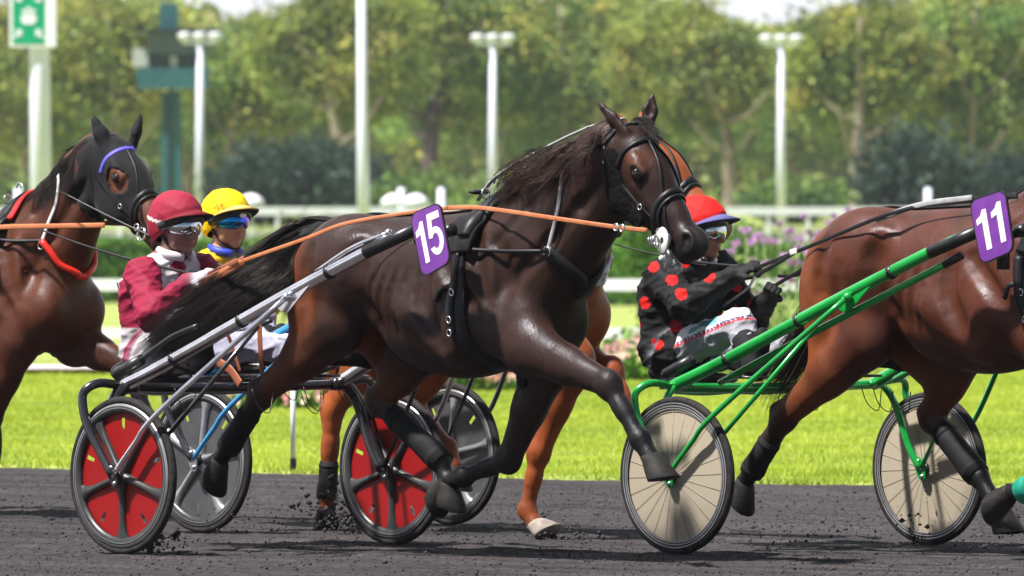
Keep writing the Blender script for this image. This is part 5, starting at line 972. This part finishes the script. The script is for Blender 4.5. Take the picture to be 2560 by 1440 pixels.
MB().tube([H['15'][3](848, 562, 0), H['15'][3](805, 572, -.03), H['15'][3](755, 600, -.09), H['15'][3](710, 640, -.17)], [.025, .042, .036, .015], 12).build('tail_dock', M['hood'], H['15'][0])
hairobj('mane', '15', [[(1545, 325, -.02), (1500, 350, -.10), (1470, 400, -.15), (1455, 470, -.17)], [(1490, 345, -.02), (1440, 370, -.10), (1405, 420, -.15), (1385, 480, -.18)], [(1430, 375, -.01), (1380, 395, -.09), (1335, 440, -.14), (1322, 495, -.18)],
                       [(1385, 400, 0), (1330, 420, -.08), (1290, 470, -.12), (1260, 520, -.15)], [(1350, 420, 0), (1310, 440, -.06), (1250, 480, -.10), (1215, 505, -.10)]], 1700, .0019, RED, .034, .040, 16, .004)
hairobj('forelock', '15', [[(1575, 300, .0), (1600, 305, -.03), (1625, 335, -.05), (1640, 370, -.05)], [(1590, 296, .03), (1612, 298, .0), (1640, 330, -.02), (1650, 372, -.02)]], 160, .0022, BLK, .012, .006, 8)
hairobj('mane', 'left', [[(258, 375, 0), (225, 385, -.03), (190, 440, -.08), (175, 500, -.1)], [(225, 400, 0), (185, 420, -.03), (150, 460, -.08), (130, 520, -.12)], [(190, 430, 0), (150, 455, -.03), (120, 490, -.07), (105, 535, -.12)], [(160, 465, 0), (120, 480, -.02), (80, 510, -.04), (20, 530, -.02)]], 900, .0028, BLK, .02, .012, 10)
hairobj('mane_wisp', 'left', [[(235, 385, 0), (205, 365, 0), (175, 375, 0), (150, 385, 0)], [(225, 400, 0), (200, 385, 0), (180, 395, 0), (165, 405, 0)]], 60, .002, BLK, .012, .012, 8)
hairobj('tail', '11', [[(2125, 565, 0), (2080, 610, -.02), (2045, 670, -.04), (2030, 760, -.02), (1990, 850, 0), (1925, 930, .02), (1900, 985, .02)], [(2120, 575, 0), (2085, 630, -.02), (2060, 700, -.04), (2040, 800, -.02), (2010, 880, 0), (1965, 960, .02), (1935, 1010, .02)],
                       [(2118, 585, .02), (2090, 650, .03), (2065, 730, .05), (2040, 810, .05), (2010, 870, .05), (1985, 930, .05), (1960, 980, .05)]], 1500, .0028, BLK+[(.06, .04, .035)], .02, .016, 14, endspread=1.8)
hairobj('mane', '11', [[(2830, 330, 0), (2790, 370, -.1), (2760, 430, -.14), (2740, 490, -.16)], [(2740, 400, 0), (2690, 440, -.1), (2660, 490, -.14), (2640, 540, -.16)], [(2660, 460, 0), (2620, 480, -.08), (2590, 520, -.1), (2570, 540, -.12)]], 500, .0032, BLK, .025, .01, 8)
hairobj('mane', 'chestnut', [[(1545, 330, -.02), (1500, 370, -.1), (1470, 430, -.14), (1450, 500, -.16)], [(1470, 400, 0), (1420, 430, -.09), (1390, 490, -.13), (1370, 550, -.15)], [(1400, 455, 0), (1340, 480, -.08), (1310, 520, -.1), (1290, 560, -.12)]], 500, .0032, [(.32, .10, .03), (.22, .06, .02)], .025, .01, 8)
for hk, cs in (('left', BLK), ('chestnut', [(.25, .07, .022), (.16, .045, .018)])):
    P = H[hk][4]; hairobj('tail', hk, [[P(-.74, 0, 1.40), P(-.86, 0, 1.33), P(-.95, 0, 1.1), P(-1.02, 0, .8), P(-1.1, 0, .62)], [P(-.74, .02, 1.38), P(-.82, .03, 1.25), P(-.9, .03, 1.0), P(-.98, .03, .75), P(-1.0, .03, .6)]], 500, .004, cs, .03, .015, 10)
# hood of the left horse: a cloth shell over head and ears with eye openings
def shell(name, src, mask, off, m, parent):
    me = src.data; n = len(me.vertices); V = np.empty(n*3); me.vertices.foreach_get('co', V); V = V.reshape(-1, 3); Nn = np.empty(n*3); me.vertices.foreach_get('normal', Nn); Nn = Nn.reshape(-1, 3)
    Q = np.empty(len(me.polygons)*4, dtype=np.int64); me.loops.foreach_get('vertex_index', Q); Q = Q.reshape(-1, 4); k = mask(V); Qk = Q[k[Q].all(1)]; u, inv = np.unique(Qk, return_inverse=True)
    o = mesh_obj(name, V[u]+Nn[u]*off, inv.reshape(-1, 4), m, parent); md = o.modifiers.new('thick', 'SOLIDIFY'); md.thickness = .003; md.offset = 1; return o
root, g, h, J, P = H['left']; bodyo = [c for c in root.children if c.name.startswith('body')][0]
def hoodmask(V):
    q = (V-h(0, 0, 0)) @ h.R.T/h.S; l, n, w = q.T; eye = ((l-.205)/.060)**2+((n+.060)/.050)**2 < 1
    return (l < .385-.25*n*(n < -.05)*0) & (l > -.30) & (n > -.34) & ((l > -.07-.12*(n+.1)) | (n > -.02)) & ~(eye & (np.abs(w) > .04)) & (l+.35*n < .345) & ~((n < -.20) & (l < .0))
shell('hood', bodyo, hoodmask, .004, M['hood'], root)
# ---- tack builders ----
M['fleece'] = mat('fleece', (.004, .004, .004), (.007, .007, .007), 60, .95, spec=.1, bump=.6, bscale=160, bdist=.004)
simple('blue_band', (.10, .08, .55)); simple('red_band', (.65, .02, .012), .4); simple('red_cloth', (.6, .01, .01), .8); simple('rubber_white', (.55, .55, .53), .45); simple('white_strap', (.6, .6, .6), .5)
def harness(hk, rig, sp, label):
    root0, g, h, J, P = H[hk]; g = g.u; t = empty('harness', rig.origin, -TH, label, 'harness'); bl = M['black_leather']
    def st(name, pts, w, th=.004, m=bl, n=40, off=.003, par=None, sn=True): mb = MB(); p = strap(mb, g, pts, w, th, n, off, sn); return mb.build(name, m, par or t), p
    def mir(pts): return pts+[q*np.array((1, -1, 1)) for q in pts[::-1]]
    ga = sp['girth']
    def ringp(a, r, a0=0, a1=360, tilt=0, cz=1.17): return [np.array((a+tilt*math.cos(math.radians(q)), r*math.sin(math.radians(q)), cz+r*1.15*math.cos(math.radians(q)))) for q in np.linspace(a0, a1, 25)]
    st('girth', ringp(ga, .34, 55, 305, -.05), .085, .008, n=90)
    st('saddle_pad', ringp(ga, .33, -62, 62, .0), [.13, .17, .17, .13], .022, n=60); sad, _ = st('saddle', ringp(ga+.02, .33, -50, 50, .0), [.07, .10, .12, .10, .07], .034, n=50, off=.008)
    top = g.snap(np.array([(ga, 0, 1.62)]), .05)[0]
    for s in (-1, 1):
        c = g.snap(np.array([(ga, s*.10, 1.60)]), .055)[0]; mb = MB(); mb.ring(c, (1, 0, 0), .022, .004, 20, 6); mb.build('terret', M['chrome'], sad)
    mb = MB(); mb.tube(bez([top-np.array((.0, 0, .02)), top+np.array((.0, 0, .03)), top+np.array((-.035, 0, .045)), top+np.array((-.05, 0, .02))], 12), .005, 6); mb.build('check_hook', M['chrome'], sad)
    st('back_strap', [np.array((ga-.04, 0, 1.58)), P(-.2, 0, 1.56), P(-.5, 0, 1.58), P(-.72, 0, 1.45)], .028, .006, n=50, off=.006)
    if sp.get('breast'):
        bp = sp['breast']; r = sp.get('bround', 0); pts = mir(bp)
        if r:
            mb = MB(); q_ = strap(MB(), g, pts, .02, .004, 60, r*.8, 'h'); mb.tube(q_, r, 14); mb.build('breast_collar', M[sp['bmat']], t)
        else: st('breast_collar', pts, sp.get('bw', .055), .014, M[sp.get('bmat', 'black_leather')], n=70, off=.006, sn='h')
        for q in (1, -1):
            mm = np.array((1, q, 1)); a = bp[0]*mm; st('trace', [np.array((ga+.02, bp[0][1]*q*1.1, bp[0][2]+.01)), (np.array((ga, a[1], a[2]))+a)/2, a], .018, .006, n=24, off=.006, sn='h')
            mb = MB(); mb.ring(g.snap(a[None], .014)[0], (0, 1, .1), .020, .0045, 16, 6); mb.build('ring', M['chrome'], t)
        a = bp[0]; st('neck_strap', [a, np.array((a[0]+.02, a[1]*.9, a[2]+.15)), np.array((a[0]+.0, 0, 1.75)), np.array((a[0]+.02, -a[1]*.9, a[2]+.15)), a*np.array((1, -1, 1))], .018, .005, M[sp.get('nmat', 'grey_strap')], n=50, off=.004, sn='h')
    # hanging straps and buckles on the near side, shaft carrier
    for q in (-1, 1):
        c = np.array((ga-.02, q*.40, 1.42)); mb = MB(); mb.tube([c+np.array((-.10, 0, -.03)), c+np.array((.07, -q*.03, .02))], .024, 12); mb.tube([c+np.array((.05, -q*.02, .015)), c+np.array((.10, -q*.03, .025))], .029, 12); mb.build('shaft_carrier', M['black_plastic'], t)
        mb = MB(); mb.box(c+np.array((-.01, 0, -.09)), (.05, .03, .12)); mb.build('carrier_loop', M['black_plastic'], t)
        mb = MB(); mb.ring(c+np.array((-.06, -q*.01, -.06)), (0, 1, 0), .024, .0045, 14, 6); mb.build('buckle', M['chrome'], t)
        st('wrap_strap', [np.array((ga-.02, q*.36, 1.36)), np.array((ga-.03, q*.36, 1.15)), np.array((ga-.015, q*.33, .98))], .040, .014, n=24, off=.008)
        for z in (1.18, 1.05, .99):
            c2 = g.snap(np.array([(ga-.02, q*.34, z)]), .024)[0]; mb = MB(); mb.ring(c2, (.1, 1, .1), .015, .0035, 10, 5); mb.build('buckle', M['chrome'], t)
        st('tie_strap', [np.array((ga-.03, q*.36, 1.22)), np.array((ga-.10, q*.36, 1.20)), np.array((ga-.13, q*.36, 1.14))], .022, .008, n=14, off=.008)
    # bridle, in head coordinates
    if sp.get('bridle', True):
        b = empty('bridle', (0, 0, 0)); b.parent = t
        def hs(name, L, w, th=.004, m=bl, n=26, off=.003): return st(name, [h(*q) for q in L], w, th, m, n, off, b)
        for q in (-1, 1):
            hs('cheekpiece', [(.0, -.12, q*.085), (.12, -.15, q*.09), (.27, -.14, q*.085), (.40, -.125, q*.07), (.49, -.115, q*.065)], .018)
            hs('face_strap', [(.06, .01, q*.005), (.17, .01, q*.02), (.26, -.0, q*.04), (.37, -.04, q*.07), (.44, -.085, q*.07), (.50, -.105, q*.07)], .013)
        hs('browband', [(.11, -.12, -.10), (.085, -.05, -.09), (.085, .02, 0), (.085, -.05, .09), (.11, -.12, .10)], .022, .006, M[sp.get('brow', 'black_leather')])
        hs('headstall', [(.0, -.13, -.10), (-.025, -.03, -.05), (-.03, .0, 0), (-.025, -.03, .05), (.0, -.13, .10)], .024)
        hs('noseband', [(.41, -.19, -.02), (.39, -.13, -.08), (.345, -.06, -.08), (.325, .0, 0), (.345, -.06, .08), (.39, -.13, .08), (.41, -.19, .02)], .028, .012)
        hs('noseband', [(.43, -.18, -.02), (.41, -.12, -.08), (.365, -.05, -.08), (.35, .0, 0), (.365, -.05, .08), (.41, -.12, .08), (.43, -.18, .02)], .016, .008)
        hs('throat_lash', [(.05, -.15, -.1), (.14, -.24, -.06), (.16, -.30, 0), (.14, -.24, .06), (.05, -.15, .1)], .014)
        if sp.get('pads'):
            for q in (-1, 1):
                s_ = Sdf(); s_.cone(h(.06, -.12, q*.088), h(.20, -.20, q*.072), .048, .052, .03, (1, 1, 1), (h.w, .38)); s_.cone(h(.20, -.20, q*.072), h(.32, -.19, q*.06), .052, .035, .03, (1, 1, 1), (h.w, .38)); V, Q = s_.mesh(.008); V = V+s_.grad(V)*rng.normal(0, .0022, (len(V), 1)); mesh_obj('cheek_pad', V, Q, M['fleece'], b)
        for q in (-1, 1):
            c = g.snap(np.array([h(.475, -.130, q*.07)]), .012)[0]; mb = MB(); mb.ring(c, h.w+.2*h.l, .032, .005, 24, 8); mb.build('bit_ring', M['chrome'], b)
            c2 = g.snap(np.array([h(.43, -.135, q*.075)]), .012)[0]; mb = MB(); mb.ring(c2, h.w, .017, .004, 14, 6); mb.ring(c2+h.l*.015, h.w+.5*h.n, .014, .003, 12, 5); mb.build('buckle', M['chrome'], b)
            mb = MB(); c3 = g.snap(np.array([h(.30, -.135, q*.09)]), .008)[0]; mb.ring(c3, h.w, .012, .003, 12, 5); mb.build('buckle', M['chrome'], b)
            if sp.get('disc'):
                n = unit(np.array((-.35, q*.94, 0))); a_ = unit(np.cross(n, h.l)); b_ = np.cross(n, a_); V = []; c = c+n*.012
                for r, z in ((.016, .003), (.055, .006), (.060, .0), (.055, -.006), (.016, -.006)):
                    for k in range(24): an = 2*math.pi*k/24; V.append(c+a_*r*math.cos(an)+b_*r*math.sin(an)+n*z)
                mb = MB(); mb.add(V, [(i*24+k, i*24+(k+1) % 24, (i+1)*24+(k+1) % 24, (i+1)*24+k) for i in range(4) for k in range(24)]); mb.build('bit_guard', M['rubber_white'], b)
                mb = MB(); 
                for k in range(3): mb.ring(c-np.array((.014+.016*k, 0, .0))+n*.022, (1, .35, 0), .026-.004*k, .004, 14, 6)
                mb.build('bit_rings', M['steel'], b)
    return t, st
def plate(rig, cs, s, glyphs, label):
    P4 = [rig.loc(x, y, s) for x, y in cs]; t = empty('number_plate', rig.origin, -TH, label, 'number plate', 'purple start number plates')
    TL, TR, BR, BL = P4
    def uv(u, v, d=0): return (TL*(1-u)+TR*u)*(v)+(BL*(1-u)+BR*u)*(1-v)+np.array((0, -d, 0))
    W = np.linalg.norm(TR-TL); Hh = np.linalg.norm(TL-BL); r = .045
    def rr(i, r):
        Pn = []
        for qx, qy, a0 in ((1-i/W, 1-i/Hh, 0), (i/W, 1-i/Hh, 90), (i/W, i/Hh, 180), (1-i/W, i/Hh, 270)):
            for a in np.linspace(a0, a0+90, 7):
                ca, sa = math.cos(math.radians(a)), math.sin(math.radians(a)); Pn.append((qx+(ca-(1 if a0 in (0, 270) else -1))*r/W, qy+(sa-(1 if a0 in (0, 90) else -1))*r/Hh))
        return Pn
    bk = MB(); bk.add(*prism([uv(u, v, 0) for u, v in rr(0, r)], (0, .008, 0))); b = bk.build('plate_board', M['black_plastic'], t, False)
    fc = MB(); fc.add(*prism([uv(u, v, .0015) for u, v in rr(.006, r-.004)], (0, .0014, 0))); fc.build('plate_face', M['purple'], t, False)
    for poly, (u0, u1, v0, v1) in glyphs:
        dg = MB(); dg.add(*prism([uv(u0+(u1-u0)*x, v0+(v1-v0)*y, .0032) for x, y in poly], (0, .0016, 0))); dg.build('digit', M['digit'], t, False)
    for z in (.25, .75):
        mb = MB(); mb.tube([uv(.5, z)+np.array((0, .01, 0)), uv(.5, z)+np.array((0, .06, 0))], .01, 8); mb.build('plate_clip', M['black_plastic'], t)
    return t
G1 = [(.46, 0), (.80, 0), (.80, 1), (.56, 1), (.40, .87), (.12, .80), (.12, .66), (.46, .71)]
G5 = [(.16, 1), (.90, 1), (.90, .83), (.40, .83), (.37, .645)]+[(.48+.45*math.cos(math.radians(a)), .325+.335*math.sin(math.radians(a))) for a in np.linspace(88, -158, 26)]+[(.17, .20)]+[(.33, .215)]+[(.47+.215*math.cos(math.radians(a)), .325+.185*math.sin(math.radians(a))) for a in np.linspace(-140, 132, 20)]+[(.28, .42), (.07, .44)]
plate(RS1, [(1024, 535), (1100, 503), (1128, 655), (1056, 697)], -.50, [(G1, (.04, .44, .18, .82)), (G5, (.43, .95, .22, .88))], 'purple plate with the white number 15 at the shaft tip')
plate(RS4, [(2422, 502), (2513, 472), (2536, 627), (2452, 664)], -.50, [(G1, (.06, .50, .18, .80)), (G1, (.48, .92, .20, .84))], 'purple plate with the white number 11 at the green shaft tip')
J = H['15'][3]; Pq = H['15'][4]; ga2 = J(1132, 700, -.30)[0]
t15, st15 = harness('15', R2, dict(girth=ga2, breast=[J(1330, 628, -.30), J(1375, 665, -.29), J(1430, 705, -.24), J(1472, 728, -.15), J(1492, 732, -.04)], bw=.062, pads=True, disc=True), 'black racing harness with white-disc bit worn by the number 15 horse')
ga4 = J4 = None; J4 = H['11'][3]; ga4 = J4(2560, 700, -.30)[0]
t11, _ = harness('11', R4, dict(girth=ga4, breast=[J4(2700, 640, -.30), J4(2745, 680, -.27), J4(2800, 715, -.2), np.array((J4(2800, 730, 0)[0]+.05, -.06, J4(2800, 735, 0)[2]))]), 'black racing harness worn by the number 11 horse')
JL = H['left'][3]; gaL = JL(-50, 650, -.3)[0]
tL, stL = harness('left', R1, dict(girth=gaL, brow='blue_band', breast=[JL(70, 602, -.31), JL(110, 650, -.30), JL(160, 678, -.25), JL(212, 690, -.14), JL(243, 691, -.04)], bround=.017, bmat='red_band', nmat='white_strap'), 'black harness with red breast collar and blue browband on the hooded horse')
JC = H['chestnut'][3]; gaC = JC(1260, 700, -.3)[0]
tC, _ = harness('chestnut', R3, dict(girth=gaC, breast=[JC(1400, 640, -.29), JC(1440, 670, -.27), JC(1475, 690, -.2), np.array((JC(1470, 695, 0)[0]+.06, -.06, JC(1470, 700, 0)[2]))], bmat='white_strap'), 'harness with pale breast collar worn by the chestnut horse')
stL('saddle_cloth', [np.array((gaL+.02, -.17, 1.50)), np.array((gaL+.02, -.1, 1.56)), np.array((gaL+.02, 0, 1.6)), np.array((gaL+.02, .1, 1.56)), np.array((gaL+.02, .17, 1.5))], .18, .014, M['red_cloth'], 40, .01)
mb = MB(); mb.tube(bez([h_ for h_ in (H['left'][3](45, 535, -.02), H['left'][3](120, 500, -.04), H['left'][3](180, 455, -.04), H['left'][3](255, 372, -.01))], 20), .012, 8); mb.build('overcheck', M['black_leather'], tL)
mb = MB(); mb.tube(bez([J(1195, 500, 0), J(1230, 452, -.01), J(1290, 408, -.02)], 12), .011, 8, flat=.6); mb.tube(bez([J(1290, 408, -.02), J(1400, 350, -.03), J(1470, 318, -.03)], 12), .006, 6); mb.tube(bez([J(1470, 318, -.03), J(1520, 305, -.02), J(1560, 296, 0)], 10), .012, 8, flat=.5); mb.build('overcheck', M['grey_strap'], t15)
mb = MB(); mb.ball(J(1198, 480, 0), (.035, .06, .012), 12); mb.build('pad_tip', M['black_leather'], t15)
# white foam under the mouth
fo = MB(); rr_ = np.random.default_rng(3)
hq = H['15'][2]
for k in range(26): c = hq(.50+rr_.uniform(-.03, .06), -.17+rr_.uniform(-.05, .02), rr_.uniform(-.03, .03)); fo.ball(c+np.array((0, 0, -.02)), rr_.uniform(.006, .016), 8, rings=5)
fo.tube(bez([hq(.50, -.15, -.03), hq(.54, -.21, -.03), J(1668, 652, -.03)], 8), [.02, .016, .02, .014, .012, .01, .008, .004], 8); fo.build('foam', mat('foam', (.35, .34, .34), (.6, .6, .6), 40, .35, bump=.6, bscale=90, bdist=.006), H['15'][0])
# reins
def rein(rig, name, paths, m, r, label, group='reins', parts=()):
    t = empty('reins', rig.origin, -TH, label, 'reins', group); 
    for pts, rr, mm, nm in paths:
        mb = MB(); mb.tube(bez(pts, 60), rr, 8, flat=.16, up=(0, 1, 0)); mb.build(nm, M[mm], t)
    return t
hd15 = D1[3]; c15 = J(1618, 576, -.13)
rein(R2, 'r', [([c15, J(1540, 568, -.17), J(1400, 548, -.25), J(1280, 530, -.25), J(1190, 519, -.17), J(1120, 520, -.16)], .0100, 'tan_leather', 'rein'),
               ([J(1120, 520, -.16), J(1000, 535, -.26), J(860, 560, -.38), J(760, 598, -.44), J(600, 655, -.46), J(545, 685, -.42)], .0085, 'tan_leather', 'rein'),
               ([J(610, 650, -.46), J(560, 680, -.43), J(520, 700, -.33), J(498, 712, -.26)], .021, 'brown_leather', 'rein_handhold'), ([J(592, 652, -.47), J(555, 670, -.42), J(520, 688, -.27)], .013, 'brown_leather', 'rein_loop'),
               ([J(498, 708, -.26), J(515, 735, -.34), J(540, 775, -.40), J(575, 850, -.38), J(600, 930, -.36)], .012, 'brown_leather', 'rein_end'), ([J(545, 905, -.42), J(575, 925, -.42), J(600, 960, -.42)], .022, 'brown_leather', 'rein_end'),
               ([J(648, 772, -.1), J(650, 850, -.1), J(656, 945, -.1)], .016, 'brown_leather', 'safety_strap'),
               ([J(1605, 548, .12), J(1500, 545, .20), J(1190, 530, .15), J(1000, 545, .22), J(870, 570, .22), J(760, 610, .0), J(610, 680, .0)], .008, 'tan_leather', 'rein')], 'tan_leather', .012, 'tan and brown leather reins from the number 15 horse to the maroon driver')
mb = MB(); 
for c in (J(1540, 568, -.185), J(1555, 570, -.18)): mb.ring(c, (0, 1, 0), .015, .004, 12, 6)
o = mb.build('rein_buckles', M['chrome']); o.parent = bpy.data.objects['reins']; 
rein(R1, 'r', [([JL(262, 563, -.16), JL(150, 565, -.24), JL(0, 568, -.28), JL(-120, 580, -.28), JL(-330, 660, -.2)], .0125, 'tan_leather', 'rein'), ([JL(345, 560, .08), JL(150, 555, .22), JL(-50, 560, .28), JL(-330, 650, .2)], .0125, 'tan_leather', 'rein')], '', 0, 'straight tan leather reins of the hooded horse at the left edge')
K = RS4.loc
rein(RS4, 'r', [([K(1885, 672, -.19), K(1985, 632, -.24), K(2090, 588, -.28), K(2200, 543, -.27), K(2300, 515, -.2), K(2440, 497, -.15), K(2545, 492, -.12)], .009, 'black_leather', 'rein'), ([K(1888, 690, -.20), K(1940, 660, -.22), K(1985, 632, -.24)], .010, 'black_leather', 'rein_loop'), ([K(1975, 632, -.245), K(1992, 627, -.245)], .014, 'white_strap', 'rein_keeper'),
                ([K(1888, 690, -.20), K(1870, 720, -.24), K(1830, 750, -.26), K(1800, 770, -.22)], .010, 'black_leather', 'rein_end'),
                ([K(1935, 715, .12), K(2035, 655, .10), K(2120, 590, .16), K(2220, 535, .22), K(2545, 485, .14)], .009, 'black_leather', 'rein'), ([K(1945, 690, .12), K(1990, 688, .12), K(2032, 670, .11)], .008, 'black_leather', 'rein_loop')], '', 0, 'black reins from the green sulky driver to the number 11 horse')
mb = MB(); mb.tube(bez([K(2190, 550, -.27), K(2300, 512, -.2), K(2430, 494, -.16)], 20), .013, 8, flat=.2, up=(0, 1, 0)); o = mb.build('rein_sleeve', M['grey_strap']); o.parent = [c for c in bpy.data.objects if c.name.startswith('reins')][-1]
C3 = RS3.loc
rein(RS3, 'r', [([C3(640, 705, -.17), C3(800, 640, -.28), C3(1000, 560, -.28), C3(1270, 530, -.16), C3(1600, 560, -.14)], .010, 'black_leather', 'rein'), ([C3(722, 700, .1), C3(1000, 560, .28), C3(1270, 530, .16), C3(1660, 560, .14)], .010, 'black_leather', 'rein')], '', 0, 'dark reins of the chestnut horse held by the yellow driver')
def whip(rig, a, b, s0, s1, label):
    A, B = rig.loc(*a, s0), rig.loc(*b, s1); t = empty('whip', rig.origin, -TH, label, 'whip', 'driving whips'); mb = MB(); mb.tube([A+(B-A)*q+np.array((0, 0, -.02*math.sin(math.pi*q))) for q in np.linspace(0, 1, 20)], np.linspace(.0075, .0035, 20), 8); mb.build('shaft', M['black_plastic'], t)
    mb = MB(); mb.tube([A-(B-A)*.03, A+(B-A)*.10], .011, 10); mb.build('grip', M['black_leather'], t); mb = MB(); mb.tube([A+(B-A)*.34, A+(B-A)*.37], .010, 8); mb.build('collar_ring', M['black_plastic'], t)
whip(RS4, (1885, 668), (1535, 610), -.17, -.25, 'black whip held backwards by the driver in the dotted jacket')
whip(RS1, (520, 692), (95, 572), -.15, -.22, 'thin grey whip passing over the chest of the maroon driver')
whip(RS3, (610, 685), (150, 478), -.17, -.35, 'thin dark whip held backwards by the yellow driver')
# dirt thrown up by hooves and wheels
def clods(px, py, rig, s, n, sp, name='thrown_cinders', big=.012):
    c = rig.loc(px, py, s); P = c+rng.normal(size=(n, 3))*np.array(sp); P[:, 2] = np.abs(P[:, 2]); a = np.stack([P[:, 0]+rig.a0, P[:, 1]+rig.c], 1); W = np.stack([a[:, 0]*UU[0]+a[:, 1]*VV[0], a[:, 0]*UU[1]+a[:, 1]*VV[1], P[:, 2]], 1)
    return W, np.minimum(rng.gamma(1.6, big*.28, n)+.0015, .03)
CL = [clods(845, 1290, R3, -.15, 380, (.10, .08, .09), big=.016), clods(905, 1350, R3, -.3, 200, (.10, .08, .05), big=.014), clods(400, 1350, RS1, -.5, 120, (.06, .08, .03), big=.014), clods(1400, 1340, R3, -.2, 120, (.10, .06, .03), big=.012),
      clods(2290, 1350, RS4, .7, 60, (.03, .05, .08)), clods(150, 1050, RS1, -.5, 40, (.4, .3, .3), big=.004), clods(2150, 1150, R4, 0, 30, (.4, .3, .25), big=.004), clods(560, 1300, RS1, 0, 120, (.3, .3, .02), big=.006), clods(1950, 1330, RS4, 0, 80, (.3, .3, .02), big=.006), clods(2480, 1330, R4, .15, 60, (.1, .1, .06), big=.01)]
tag(crumbs('thrown_cinders', np.vstack([c[0] for c in CL]), np.concatenate([c[1] for c in CL]), mc), kind='stuff')
